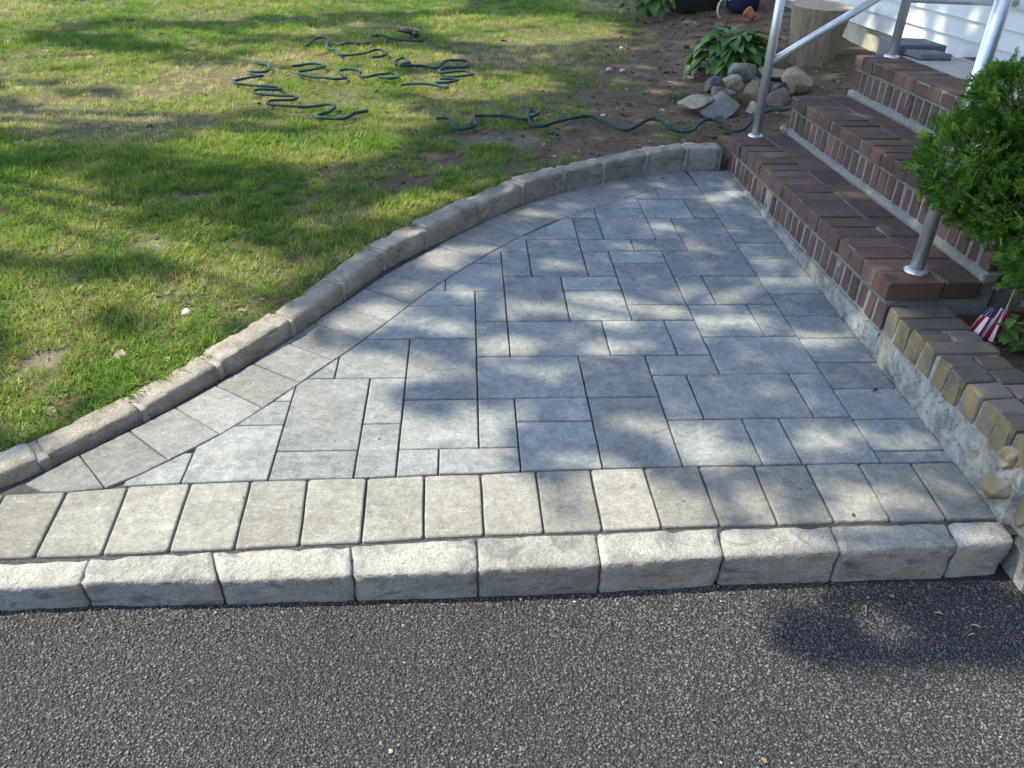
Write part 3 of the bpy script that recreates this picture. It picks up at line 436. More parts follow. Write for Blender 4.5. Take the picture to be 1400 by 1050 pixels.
# ------------------------------------------------------------------ instancing of uncountable stuff (geometry nodes)
def scatter(name, pos, rot, scl, tint, meshes, pick, kind='stuff'):
    me = bpy.data.meshes.new(name + '_points')
    me.from_pydata([tuple(p_) for p_ in pos.tolist()], [], [])
    a = me.attributes.new('rot', 'FLOAT_VECTOR', 'POINT'); a.data.foreach_set('vector', rot.astype(np.float32).ravel())
    fattr(me, 'scl', scl); fattr(me, 'tint', tint)
    a = me.attributes.new('pick', 'INT', 'POINT'); a.data.foreach_set('value', pick.astype(np.int32))
    o = bpy.data.objects.new(name, me); COL.objects.link(o)
    ng = bpy.data.node_groups.new(name + '_nodes', 'GeometryNodeTree')
    ng.interface.new_socket('Geometry', in_out='INPUT', socket_type='NodeSocketGeometry')
    ng.interface.new_socket('Geometry', in_out='OUTPUT', socket_type='NodeSocketGeometry')
    N = ng.nodes
    gi = N.new('NodeGroupInput'); go = N.new('NodeGroupOutput')
    jn = N.new('GeometryNodeGeometryToInstance')
    for m_ in meshes[::-1]:
        src = bpy.data.objects.new(m_.name, m_)
        oi = N.new('GeometryNodeObjectInfo'); oi.inputs['Object'].default_value = src
        ng.links.new(oi.outputs['Geometry'], jn.inputs[0])
    ip = N.new('GeometryNodeInstanceOnPoints')
    mp = N.new('GeometryNodeMeshToPoints')
    def at(nm, ty):
        q = N.new('GeometryNodeInputNamedAttribute'); q.data_type = ty; q.inputs['Name'].default_value = nm
        return q.outputs['Attribute']
    ng.links.new(gi.outputs[0], mp.inputs['Mesh'])
    ng.links.new(mp.outputs[0], ip.inputs['Points'])
    ng.links.new(jn.outputs[0], ip.inputs['Instance'])
    ip.inputs['Pick Instance'].default_value = True
    ng.links.new(at('pick', 'INT'), ip.inputs['Instance Index'])
    er = N.new('FunctionNodeEulerToRotation'); ng.links.new(at('rot', 'FLOAT_VECTOR'), er.inputs[0])
    ng.links.new(er.outputs[0], ip.inputs['Rotation'])
    ng.links.new(at('scl', 'FLOAT'), ip.inputs['Scale'])
    ng.links.new(ip.outputs[0], go.inputs[0])
    md = o.modifiers.new('scatter', 'NODES'); md.node_group = ng
    o['kind'] = kind
    return o

# ================================================================== GROUND
CURB_PATH = [Vector((c[0], c[1], 0)) for c in CURB]
# hidden beginning of the curved kerb, outside the picture to the left
CURB_LEFT = [Vector((-1.62, 1.29, 0)), Vector((-1.48, 1.405, 0))]
CPATH = [CURB_LEFT[0], Vector((-1.49, 1.395, 0))] + CURB_PATH
CHGT = [.03, .034] + CURBH
cpx = np.array([c.x for c in CPATH]); cpy = np.array([c.y for c in CPATH])

def lawn_base(x, y):
    z = np.where(y < 4.0, .037 + .0351 * (y - 1.66), .119)
    z = z + .17 * np.clip(x - 1.5, 0, 3) * np.clip((y - 3.7) / .5, 0, 1)
    return z
def lawn_z(x, y):
    return lawn_base(x, y) - .022 + .020 * (fbm(x, y, 1.3, 3) - .5) + .012 * (fbm(x, y, 7, 5) - .5)

PATIO_POLY = [(CPATH[0].x + .07, CPATH[0].y - .07)] + [(c.x - .05 if i < 9 else c.x, c.y + .055) for i, c in enumerate(CPATH)] + [(1.46, 4.05), (1.46, 1.0), (CPATH[0].x + .07, 1.0)]

gx = np.arange(-14, 3.2, .06); gy = np.arange(1.16, 15.0, .06)
X, Y = np.meshgrid(gx, gy)
dirt = np.clip(np.maximum.reduce([
    np.clip(((X - (-.05 + .33 * (Y - 4.0))) / .8), 0, 1) * np.clip((Y - 3.6) / .3, 0, 1),
    ]) + 0, 0, 1)
def spot(cx_, cy_, rx, ry): return np.clip(1.5 - 1.5 * np.sqrt(((X - cx_) / rx) ** 2 + ((Y - cy_) / ry) ** 2), 0, 1)
SPOTS = [(.16, 4.2, .40, .22), (-.27, 3.55, .18, .14), (-1.23, 3.42, .13, .08), (-1.27, 2.96, .12, .09), (-1.06, 2.57, .06, .10), (-1.37, 2.15, .10, .07), (.5, 4.0, .5, .2), (-.1, 3.9, .2, .12), (-2.1, 3.2, .2, .15), (-1.2, 1.92, .06, .10)]
pale = np.zeros_like(X)
for s_ in SPOTS[2:6] + [SPOTS[0]]: pale = np.maximum(pale, spot(*s_) * (.9 if s_ is not SPOTS[0] else .5))
for s_ in SPOTS: dirt = np.maximum(dirt, spot(*s_))
dirt = np.clip(dirt * (.25 + 1.5 * fbm(X, Y, 3.2, 21)), 0, 1)
Z = lawn_z(X, Y) - .012 * dirt
inp = inpoly(X, Y, PATIO_POLY)
Z[inp] = -.17
Z[(Y < 1.27) & ~inp] = -.2
# soil below steps and planting bed to the right
rb = (X > 1.44) & (Y < 3.9)
Z[rb] = (.135 + .025 * fbm(X, Y, 9, 8))[rb]
Z[(X > 1.44) & (Y < 1.42)] = -.2
Z[(X > 1.44) & (X < 1.56) & (Y < 2.3)] = -.12
nv = X.size; ny, nx = X.shape
idx = np.arange(nv).reshape(ny, nx)
faces = np.stack([idx[:-1, :-1], idx[:-1, 1:], idx[1:, 1:], idx[1:, :-1]], -1).reshape(-1, 4)
me = mesh('lawn', np.stack([X, Y, Z], -1).reshape(-1, 3), faces.tolist())
dd = dirt.copy(); dd[rb] = 1
fattr(me, 'dirt', dd.ravel()); fattr(me, 'pale', (pale * (.4 + fbm(X, Y, 9, 77))).clip(0, 1).ravel())
lawn = link('lawn', me, M_SOIL, smooth=True)
tag(lawn, 'patchy lawn soil with bare dirt towards the house', None, None, 'structure')

mb = MB()
mb.add([(-160, 14.98, .02), (160, 14.98, .02), (160, 200, .02), (-160, 200, .02)], [(0, 1, 2, 3)])
mb.add([(-160, 1.2, -.02), (-13.98, 1.2, -.02), (-13.98, 14.98, .02), (-160, 14.98, .02)], [(0, 1, 2, 3)])
mb.add([(3.19, 1.3, .0), (160, 1.3, .0), (160, 14.98, .02), (3.19, 14.98, .02)], [(0, 1, 2, 3)])
t_ = NT('far_grass'); c_ = t_.mix(t_.noise(t_.pos(), 3, 6, .7), (.05, .085, .018), (.11, .14, .035))
M_FAR = t_.fin(c_, .9, t_.bump(t_.noise(t_.pos(), 60, 4, .7), 1, .03), .2)
tag(mb.build('terrain', M_FAR), 'flat grassy ground around the garden', None, None, 'structure')

# driveway
def drive_z(x): return -.100 - .018 * np.clip(x, -3, 3)
xs_ = np.linspace(-30, 30, 121); ys_ = np.array([-30., -4, -1, 0, .5, 1, 1.42])
XX, YY = np.meshgrid(xs_, ys_)
ZZ = drive_z(XX)
ii = np.arange(XX.size).reshape(XX.shape)
fa = np.stack([ii[:-1, :-1], ii[:-1, 1:], ii[1:, 1:], ii[1:, :-1]], -1).reshape(-1, 4)
drive = link('driveway', mesh('driveway', np.stack([XX, YY, ZZ], -1).reshape(-1, 3), fa.tolist()), M_ASPHALT)
tag(drive, 'dark asphalt driveway in front of the kerb', None, None, 'structure')

def stone_mesh(name, seed, sub=1, rough=.25, flat=.7):
    bm = bmesh.new()
    bmesh.ops.create_icosphere(bm, subdivisions=sub, radius=1)
    rr = random.Random(seed)
    for v in bm.verts:
        v.co *= 1 + rr.uniform(-rough, rough)
        v.co.z *= flat
    return bm_mesh(name, bm)
agg = [stone_mesh('aggregate_stone', s, 1, .28, .65) for s in range(5)]
for a_ in agg: a_.materials.append(M_AGG)
sp = .0050
ax = np.arange(-2.3, 2.7, sp); ay = np.arange(.05, 1.30, sp)
AX, AY = np.meshgrid(ax, ay)
AX = (AX + RNG.uniform(-.5, .5, AX.shape) * sp).ravel(); AY = (AY + RNG.uniform(-.5, .5, AY.shape) * sp).ravel()
keep = RNG.random(AX.size) < (.72 + .28 * fbm(AX, AY, 12, 4))
AX, AY = AX[keep], AY[keep]; n = AX.size
sc = np.clip(RNG.gamma(9, .00027, n), .0013, .0045)
AZ = drive_z(AX) + sc * RNG.uniform(-.75, .40, n)
tint = np.clip(RNG.beta(4.5, 4.5, n) + .30 * (fbm(AX, AY, 1.6, 91) - .5) + .16 * (fbm(AX, AY, 9, 93) - .5), 0, .93); tint[RNG.random(n) < .0025] = 1
scatter('asphalt_stones', np.stack([AX, AY, AZ], 1), RNG.uniform(-.5, .5, (n, 3)) * np.array([1, 1, 12]), sc, tint, agg, RNG.integers(0, 5, n))

# ================================================================== PATIO
base = MB()
pp = [(CPATH[i].x - .04 if i < 11 else CPATH[i].x, CPATH[i].y + .045) for i in range(len(CPATH))] + [(1.43, 4.03), (1.43, 1.35), (.3, 1.33), (-1.62, 1.29)]
base.add([(x, y, -.010) for x, y in pp], [tuple(range(len(pp) - 1, -1, -1))])
patio = base.build('patio', M_JOINT)
tag(patio, 'grey stone paver patio with curved border beside brick steps', None, None, 'structure')
if patio.data.polygons[0].normal.z < 0: patio.data.flip_normals()

def paver(poly, inset, bevel, seed, material, rounding=.0, drop=.004, h=.0, jit=.0007):
    rr = random.Random(seed)
    P = [Vector((x, y)) for x, y in poly]
    a = sum(P[i].x * P[(i+1) % len(P)].y - P[(i+1) % len(P)].x * P[i].y for i in range(len(P)))
    if a < 0: P = P[::-1]
    def offs(Q, d):
        out = []
        n = len(Q)
        for i in range(n):
            e0 = (Q[i] - Q[i-1]); e1 = (Q[(i+1) % n] - Q[i])
            if e0.length < 1e-6 or e1.length < 1e-6: out.append(Q[i].copy()); continue
            e0 = e0.normalized(); e1 = e1.normalized()
            n0 = Vector((-e0.y, e0.x)); n1 = Vector((-e1.y, e1.x))
            k = max(.35, 1 + n0.dot(n1))
            out.append(Q[i] + (n0 + n1) * (d / k))
        return out
    Q = offs(P, inset)
    # corner cut and subdivision
    S = []
    n = len(Q)
    for i in range(n):
        a_, b_ = Q[i], Q[(i+1) % n]
        L = (b_ - a_).length
        c = min(rounding + .0025, L * .3)
        k = max(1, int(L / .075))
        d = (b_ - a_) / max(L, 1e-6)
        nn = Vector((-d.y, d.x))
        for j in range(k + 1):
            t = c + (L - 2 * c) * j / k
            S.append(a_ + d * t + nn * (rr.uniform(-jit, jit) if 0 < j < k else 0))
    cen = sum(S, Vector((0, 0))) / len(S)
    n = len(S)
    T = offs(S, bevel)
    tz = [(rr.uniform(-.0012, .0012)), rr.uniform(-.004, .004), rr.uniform(-.004, .004)]
    def zt(v): return h + tz[0] + tz[1] * (v.x - cen.x) + tz[2] * (v.y - cen.y)
    V = [(v.x - cen.x, v.y - cen.y, -.05) for v in S] + [(v.x - cen.x, v.y - cen.y, zt(v) - drop) for v in S] + \
        [(v.x - cen.x, v.y - cen.y, zt(v) - drop * .25) for v in offs(S, bevel * .4)] + [(v.x - cen.x, v.y - cen.y, zt(v)) for v in T]
    F = []
    for r_ in range(3):
        for i in range(n):
            j = (i + 1) % n
            F.append((r_*n+i, r_*n+j, (r_+1)*n+j, (r_+1)*n+i))
    F.append(tuple(3*n + i for i in range(n)))
    o = link('paver', mesh('paver', V, F), material, patio)
    o.location = (cen.x, cen.y, 0)
    return o

for i, q in enumerate(FIELD): paver(q, .0022, .0035, 100 + i, M_FIELD)
for i, q in enumerate(CUTS): paver(q, .0018, .003, 300 + i, M_FIELD)
for i, q in enumerate(RIGHTS): paver(q, .0018, .003, 400 + i, M_FIELD)
for i, q in enumerate(BORDER): paver(q, .0016, .0035, 500 + i, M_BORD)
for i, q in enumerate(SOLDIER): paver(q, .0024, .0052, 600 + i, M_SOLD, .003, .0045, jit=.0014)

# ---- driveway kerb of long blocks
kb_ = MB()
kpts = [q[0] for q in KERB] + [KERB[-1][1]]; kfront = [q[3] for q in KERB] + [KERB[-1][2]]
for i in range(len(KERB)):
    a, b, c, d = kpts[i], kpts[i+1], kfront[i+1], kfront[i]
    V = []
    for z_ in (-.2, -.016):
        for q, ins in ((a, -.004), (b, -.004), (c, .014), (d, .014)):
            V.append((q[0], q[1] + ins, z_))
    kb_.add(V, [(0, 1, 2, 3), (7, 6, 5, 4), (0, 4, 5, 1), (1, 5, 6, 2), (2, 6, 7, 3), (3, 7, 4, 0)])
dk = kb_.build('driveway_kerb', M_MORTAR)
tag(dk, 'pale tumbled concrete kerb between paver patio and driveway', None, None, 'structure')

def rough_block(name, bottom, top, seed, material, parent, amp=.006, bev=.006, fine=.5, chip=.010, step=.017):
    """split-stone block; bottom/top: four corners each as (x,y,z); edges are chipped, faces uneven"""
    bm = bmesh.new()
    vb = [bm.verts.new(p_) for p_ in bottom]; vt = [bm.verts.new(p_) for p_ in top]
    bm.faces.new(vb); bm.faces.new(vt[::-1])
    for i in range(4):
        j = (i + 1) % 4
        bm.faces.new((vb[j], vb[i], vt[i], vt[j]))
    bmesh.ops.recalc_face_normals(bm, faces=bm.faces[:])
    planes = [(f.normal.copy(), f.calc_center_median()) for f in bm.faces]
    bmesh.ops.bevel(bm, geom=bm.edges[:], offset=bev, segments=1, affect='EDGES')
    for it in range(6):
        long_ = [e for e in bm.edges if e.calc_length() > step * 1.35]
        if not long_: break
        bmesh.ops.subdivide_edges(bm, edges=long_, cuts=1, use_grid_fill=True)
    cen = sum((Vector(p_) for p_ in list(bottom) + list(top)), Vector()) / 8
    off = Vector((seed * 3.1, seed * 1.7, seed * .9))
    for v in bm.verts:
        c = v.co.copy()
        ds = sorted(((c - p0).dot(n_), k) for k, (n_, p0) in enumerate(planes))[::-1]
        nz = mnoise.noise(c * 14 + off); nf = mnoise.noise(c * 60 + off)
        n0 = planes[ds[0][1]][0]; n1 = planes[ds[1][1]][0]
        v.co += n0 * (amp * nz + amp * fine * nf)
        edge = max(0.0, 1 + ds[1][0] / .012)
        if edge > 0:
            ch = max(0.0, mnoise.noise(c * 26 + off * 2) + .55 * mnoise.noise(c * 70 + off) - .05)
            v.co -= (n0 + n1) * (chip * ch * edge)
        v.co -= Vector((cen.x, cen.y, 0))
    o = link(name, bm_mesh(name, bm), material, parent, True)
    o.location = (cen.x, cen.y, 0)
    return o

for i, q in enumerate(KERB):
    a, b, c, d = [Vector((p_[0], p_[1], 0)) for p_ in q]
    g_ = .0015
    a = a + Vector((g_, .001, 0)); b = b + Vector((-g_, .001, 0)); c = c + Vector((-g_, 0, 0)); d = d + Vector((g_, 0, 0))
    zt_ = random.Random(i).uniform(-.003, .002)
    zb = float(drive_z((a.x + b.x) / 2)) - .03
    fr = Vector((0, .0, 0))
    rough_block('kerb_block', [(v.x, v.y, zb) for v in (a, b, c + fr, d + fr)], [(v.x, v.y, zt_) for v in (a, b, c, d)], i + 1, M_KERB, dk, .0032, .0055, .7, .013)

# ---- curved kerb of granite blocks with mortar joints
def curb_frame(i):
    t = (CPATH[min(i+1, len(CPATH)-1)] - CPATH[max(i-1, 0)]).normalized()
    return t, Vector((-t.y, t.x, 0))
CW = [.104] * len(CPATH)
mk = MB()
for i in range(len(CPATH) - 1):
    ta, na = curb_frame(i); tb, nb = curb_frame(i + 1)
    a, b = CPATH[i], CPATH[i+1]
    q = [a + na * .012, b + nb * .012, b + nb * (CW[i+1] - .006), a + na * (CW[i] - .006)]
    hs = [CHGT[i] - .012, CHGT[i+1] - .012, CHGT[i+1] - .012, CHGT[i] - .012]
    mk.add([(v.x, v.y, -.15) for v in q] + [(v.x, v.y, h_) for v, h_ in zip(q, hs)], [(3, 2, 1, 0), (4, 5, 6, 7), (0, 1, 5, 4), (2, 3, 7, 6), (1, 2, 6, 5), (3, 0, 4, 7)])
ck = mk.build('curved_kerb', M_MORTAR)
tag(ck, 'curved kerb of weathered granite blocks between lawn and patio', None, None, 'structure')
for i in range(len(CPATH) - 1):
    ta, na = curb_frame(i); tb, nb = curb_frame(i + 1)
    a, b = CPATH[i].copy(), CPATH[i+1].copy()
    d = (b - a).normalized(); g_ = .010
    a = a + d * g_; b = b - d * g_
    rr = random.Random(i * 5 + 1)
    dz = rr.uniform(-.005, .007)
    bo = [b + nb * CW[i+1], a + na * CW[i], a + na * .004, b + nb * .004]
    hh = [CHGT[i+1] + dz, CHGT[i] + dz, CHGT[i] + dz, CHGT[i+1] + dz]
    bt = [bo[0], bo[1], bo[2] + na * .006, bo[3] + nb * .006]
    rough_block('granite_block', [(v.x, v.y, -.12) for v in bo], [(v.x, v.y, h_) for v, h_ in zip(bt, hh)], 40 + i, M_GRANITE, ck, .006, .006, .7, .016)
for i in range(1, len(CPATH) - 1):
    t, nn = curb_frame(i); c = CPATH[i]
    rr = random.Random(900 + i)
    w = .010 if i != 3 else .016
    q = [c - t * w + nn * CW[i], c + t * w + nn * CW[i], c + t * w + nn * .004, c - t * w + nn * .004]
    rough_block('mortar_joint', [(v.x, v.y, -.1) for v in q], [(v.x, v.y, CHGT[i] - .006) for v in q], 70 + i, M_MORTAR, ck, .004, .004, .6)

# ================================================================== BRICK STEPS (level frame; the paving falls away from it by three degrees)
def level_root(name): return empty(name, (0, 3.99, 0), (R(-3.0), 0, 0))
LEVEL = Matrix.Translation((0, 3.99, 0)) @ Matrix.Rotation(R(-3.0), 4, 'X')
def lvl(x, y, z): return LEVEL @ Vector((x, y, z))

steps = level_root('brick_steps')
tag(steps, 'three dark red brick steps with mortar bands and concrete landing', 'steps')
core = MB()
core.box(1.4075, 1.76, -1.782, .024, -.30, .1725); core.box(1.396, 1.58, -1.786, .026, .115, .1730)
core.box(1.7262, 2.06, -1.770, .094, -.30, .3622); core.box(1.713, 1.90, -1.776, .096, .315, .3625)
core.box(2.0345, 2.44, -1.765, .120, -.30, .5625); core.box(2.020, 2.23, -1.770, .124, .513, .5645)
co = core.build('mortar_core', M_STEPMORTAR, steps)
bs = MB(); bs.box(1.398, 1.60, -1.80, .03, -.28, -.006)
link('footing', mesh('footing', bs.v, bs.f), M_PARGE, steps)

def brick_row(parent, n, y0, y1, mk_mesh, x, z, gap, material, jx=.0015, jz=.0012, seed=0, tilt=.020):
    """n bricks side by side along y"""
    pitch = (y1 - y0) / n
    rr = random.Random(seed)
    variants = [mk_mesh(pitch - gap - .0022 * (s % 3), s) for s in range(5)]
    for v in variants: v.materials.append(material)
    for i in range(n):
        o = link('brick', variants[rr.randrange(5)], None, parent)
        o.location = (x + rr.uniform(-jx, jx) * 1.5, y0 + pitch * (i + .5) + rr.uniform(-.0022, .0022), z + rr.uniform(-jz, jz))
        o.rotation_euler = (rr.uniform(-tilt, tilt), rr.uniform(-tilt, tilt) * .4, rr.uniform(-tilt, tilt) * .6)

def band(parent, x, y0, y1, z0, z1, seed, depth=.03):
    """uneven mortar strip whose face is at x"""
    n = int((y1 - y0) / .02)
    V = []; F = []
    for i in range(n + 1):
        y = y0 + (y1 - y0) * i / n
        d = .004 * mnoise.noise(Vector((y * 30, seed, 0))); e = .003 * mnoise.noise(Vector((y * 22, seed + 5, 0))); f = .003 * mnoise.noise(Vector((y * 22, seed + 9, 0)))
        V += [(x + depth, y, z0 + e), (x + d, y, z0 + e), (x + d + .002, y, z1 + f), (x + depth, y, z1 + f)]
    for i in range(n):
        for k in range(3):
            F.append((i*4+k, (i+1)*4+k, (i+1)*4+k+1, i*4+k+1))
    F.append((0, 1, 2, 3)); F.append((n*4+3, n*4+2, n*4+1, n*4))
    me_ = mesh('mortar_band', V, F)
    o = link('mortar_band', me_, M_STEPMORTAR, parent, True)

riser = lambda h: (lambda w, s: chamfer_box('brick', .09, w, h, .007, .0030, s))
nose = lambda d, h: (lambda w, s: chamfer_box('brick', d, w, h, .0045, .0020, s + 20, .012))
stret = lambda d, h: (lambda w, s: chamfer_box('brick', d, w, h, .004, .0010, s + 40))
# step 1
brick_row(steps, 27, -1.792, .030, riser(.094), 1.404 + .045, .000, .009, M_BRICK, .002, .002, 1)
band(steps, 1.402, -1.790, .030, .093, .111, 1)
brick_row(steps, 18, -1.800, .030, nose(.186, .066), 1.389 + .093, .112, .006, M_BRICK, .002, .001, 2)
brick_row(steps, 9, -1.795, .030, stret(.120, .062), 1.584 + .061, .1155, .006, M_BRICK, .001, .001, 3)
band(steps, 1.706, -1.790, .09, .170, .203, 2, .05)
# step 2
brick_row(steps, 27, -1.780, .096, riser(.096), 1.722 + .045, .203, .009, M_BRICK, .002, .002, 4)
band(steps, 1.720, -1.780, .096, .298, .312, 3)
brick_row(steps, 18, -1.790, .098, nose(.186, .056), 1.708 + .093, .311, .006, M_BRICK, .002, .001, 5)
brick_row(steps, 9, -1.790, .098, stret(.120, .052), 1.903 + .061, .3142, .006, M_BRICK, .001, .001, 6)
band(steps, 2.013, -1.780, .118, .358, .397, 4, .05)
# step 3
brick_row(steps, 27, -1.775, .124, riser(.098), 2.030 + .045, .397, .009, M_BRICK, .002, .002, 7)
band(steps, 2.028, -1.775, .124, .494, .509, 5)
brick_row(steps, 18, -1.780, .128, nose(.215, .060), 2.015 + .108, .509, .007, M_BRICK, .002, .001, 8)
sl = MB(); sl.box(2.242, 2.558, -1.77, .10, .44, .566)
M_SLAB = mat_rock('landing_concrete', (.34, .32, .28), (.42, .40, .36), (.5, .48, .44), 8, .3)
link('landing_slab', mesh('landing_slab', sl.v, sl.f), M_SLAB, steps)
brick_row(steps, 9, -1.77, .10, stret(.10, .062), 2.564 + .05, .507, .008, M_BRICK, .001, .001, 9)
sl = MB(); sl.box(2.44, 2.672, -1.765, .095, -.2, .505); link('landing_base', mesh('landing_base', sl.v, sl.f), M_STEPMORTAR, steps)

# ---- low planter wall running on from the steps
wall = level_root('retaining_wall')
tag(wall, 'low lichen-stained brick and stone wall running from steps to driveway', 'wall')
n = 40; V = []; F = []
for i in range(n + 1):
    y = -1.80 - .80 * i / n
    for k, (x_, z_) in enumerate([(1.60, .083), (1.4125, .083), (1.4095, .005), (1.402, -.03), (1.398, -.08), (1.396, -.30)]):
        nz = .008 * mnoise.noise(Vector((y * 14, k * 3.3, 2))) + .004 * mnoise.noise(Vector((y * 40, k * 5.3, 2)))
        V.append((x_ + (nz if k > 1 else 0), y, z_ + (nz * .6 if 1 < k < 5 else 0)))
for i in range(n):
    for k in range(5): F.append((i*6+k, i*6+k+1, (i+1)*6+k+1, (i+1)*6+k))
F.append(tuple(range(6))[::-1]); F.append(tuple(n*6 + k for k in range(6)))
link('parging', mesh('parging', V, F), M_PARGE, wall, True)
yy = -1.803; rr = random.Random(5); i = 0
whole = [chamfer_box('brick', .200, .068, .094, .004, .0035, s) for s in range(3)]
half = [chamfer_box('brick', .094, .068, .094, .004, .0035, s + 9) for s in range(3)]
for m_ in whole + half: m_.materials.append(M_OLDBRICK)
while yy > -2.55:
    z_ = -.003 + .010 * (i / 9) + rr.uniform(-.002, .002)
    rot = (rr.uniform(-.03, .03), rr.uniform(-.02, .02), rr.uniform(-.03, .03))
    if i in (0, 1, 3):
        o = link('brick', whole[i % 3], None, wall); o.location = (1.404 + .102, yy - .036, z_); o.rotation_euler = rot
    else:
        o = link('brick', half[i % 3], None, wall); o.location = (1.402 + .049 + rr.uniform(-.003, .003), yy - .036, z_); o.rotation_euler = rot
        o = link('brick', half[(i + 1) % 3], None, wall); o.location = (1.402 + .153, yy - .036 - rr.uniform(0, .012), z_ - .002); o.rotation_euler = rot
    yy -= .0795; i += 1

def rock_obj(name, loc, r3, seed, material, parent=None, rot=(0, 0, 0), sub=3, rough=.22, facet=0.0):
    bm = bmesh.new()
    bmesh.ops.create_icosphere(bm, subdivisions=sub, radius=1)
    off = Vector((seed * 5.3, seed * 2.9, seed * 1.3))
    rr = random.Random(seed)
    planes = []
    for k in range(int(facet)):
        d = Vector((rr.gauss(0, 1), rr.gauss(0, 1), rr.gauss(0, 1))).normalized()
        planes.append((d, rr.uniform(.52, .80)))
    for v in bm.verts:
        nrm = v.co.normalized()
        r_ = 1 + rough * (mnoise.noise(nrm * 1.3 + off) + .45 * mnoise.noise(nrm * 3.1 + off) + .18 * mnoise.noise(nrm * 8 + off))
        c = nrm * r_
        for d, k in planes:
            e = c.dot(d) - k
            if e > 0: c -= d * e * .97
        v.co = Vector((c.x * r3[0], c.y * r3[1], c.z * r3[2]))
    o = link(name, bm_mesh(name, bm), material, parent, True)
    o.location = loc; o.rotation_euler = rot
    return o
M_FIELDSTONE = mat_brick('yellow_fieldstone', (.15, .13, .09), (.27, .245, .185), (.22, .19, .14), .8)
rock_obj('stone', (1.440, -2.520, .015), (.060, .045, .055), 3, M_FIELDSTONE, wall, (0, 0, .2), 4, .35, 10)
rock_obj('stone', (1.420, -2.535, -.065), (.052, .060, .055), 4, M_FIELDSTONE, wall, (0, 0, .1), 4, .35, 10)
rock_obj('stone', (1.475, -2.625, -.04), (.085, .075, .11), 5, M_FIELDSTONE, wall, (.2, 0, 0), 4, .35, 10)
rock_obj('stone', (1.475, -2.70, -.165), (.080, .065, .085), 6, M_FIELDSTONE, wall, (0, 0, .4), 4, .35, 10)
rock_obj('stone', (1.560, -2.560, .065), (.08, .06, .05), 7, M_FIELDSTONE, wall, (0, 0, .4), 3, .2, 5)
for k in range(7):
    rock_obj('stone', (1.64 + .155 * k, -2.62 + .02 * (k % 2), -.03 + .02 * (k % 3)), (.085, .07, .10), 30 + k, M_FIELDSTONE, wall, (0, 0, k), 2, .2, 5)
    rock_obj('stone', (1.60 + .16 * k, -2.66, -.19), (.09, .07, .08), 50 + k, M_FIELDSTONE, wall, (0, 0, k), 2, .2, 5)

wm_ = MB(); wm_.box(1.425, 2.6, -2.72, -2.56, -.32, .05); link('rubble_core', mesh('rubble_core', wm_.v, wm_.f), M_PARGE, wall)

# ================================================================== HOUSE
house = level_root('house')
tag(house, 'white clapboard house wall on pale concrete foundation', 'house')
HX = 2.735
t_ = NT('white_siding'); p_ = t_.pos(rnd=True, scale=(1, .25, 1))
c_ = t_.mix(t_.noise(p_, 6, 5, .6), (.50, .525, .54), (.60, .62, .63))
M_SIDING = t_.fin(c_, .55, t_.bump(t_.noise(p_, 30, 4, .6), .15, .004), .4)
M_FOUND = mat_rock('foundation', (.36, .34, .29), (.50, .47, .40), (.55, .52, .46), 7, .4, (.22, .20, .16), .5)
fm = MB(); fm.box(HX + .012, HX + .25, -6.0, 4.6, -.6, .512); link('foundation', mesh('foundation', fm.v, fm.f), M_FOUND, house)
EXP = .096; bl = 10.6
V = [(0.004, -bl/2, 0), (-.020, -bl/2, 0), (-.002, -bl/2, EXP + .012), (.010, -bl/2, EXP + .012)]
V = V + [(v[0], bl/2, v[2]) for v in V]
sbm = mesh('siding_board', V, [(0, 1, 2, 3), (7, 6, 5, 4), (1, 5, 6, 2), (0, 4, 5, 1), (3, 2, 6, 7), (0, 3, 7, 4)])
sbm.materials.append(M_SIDING)
for k in range(26):
    o = link('siding_board', sbm, None, house); o.location = (HX, -.7, .515 + EXP * k)
wm = MB(); wm.box(HX + .02, HX + .22, -6.0, 4.6, .513, 3.02); link('sheathing', mesh('sheathing', wm.v, wm.f), M_SIDING, house)
rm = MB()
rm.add([(HX - .35, -6.2, 2.98), (HX - .35, 4.8, 2.98), (HX + 3.6, 4.8, 4.6), (HX + 3.6, -6.2, 4.6), (HX - .35, -6.2, 3.10), (HX - .35, 4.8, 3.10), (HX + 3.6, 4.8, 4.72), (HX + 3.6, -6.2, 4.72)],
       [(0, 1, 2, 3), (7, 6, 5, 4), (0, 4, 5, 1), (1, 5, 6, 2), (2, 6, 7, 3), (3, 7, 4, 0)])
link('roof', mesh('roof', rm.v, rm.f), mat_plain('roof_shingle', (.07, .068, .066), .9, 0, .3, 60, .5), house)
gm = MB(); gm.box(HX + .24, HX + 3.5, 4.4, 4.6, -.6, 3.9); link('end_wall', mesh('end_wall', gm.v, gm.f), M_SIDING, house)

# loose grey slabs beside the landing
M_BLUESTONE = mat_plain('bluestone', (.13, .145, .165), .85, 0, .25, 14, .4, .35)
def slab(label, x0, x1, y0, y1, z0, z1, rz=0):
    me_ = chamfer_box('stone_slab', x1 - x0, y1 - y0, z1 - z0, .006, .003, 3)
    o = link('stone_slab', me_, M_BLUESTONE)
    o.matrix_world = LEVEL @ Matrix.Translation(((x0+x1)/2, (y0+y1)/2, z0)) @ Matrix.Rotation(rz, 4, 'Z')
    tag(o, label, 'slab', 'loose slabs behind the landing')
slab('blue-grey stone slab lying against the house, nearer the landing bricks', 2.27, 2.44, -.02, .13, .569, .595, .06)
slab('blue-grey stone slab standing proud at far end of the landing', 2.25, 2.50, .15, .40, .40, .612, -.04)

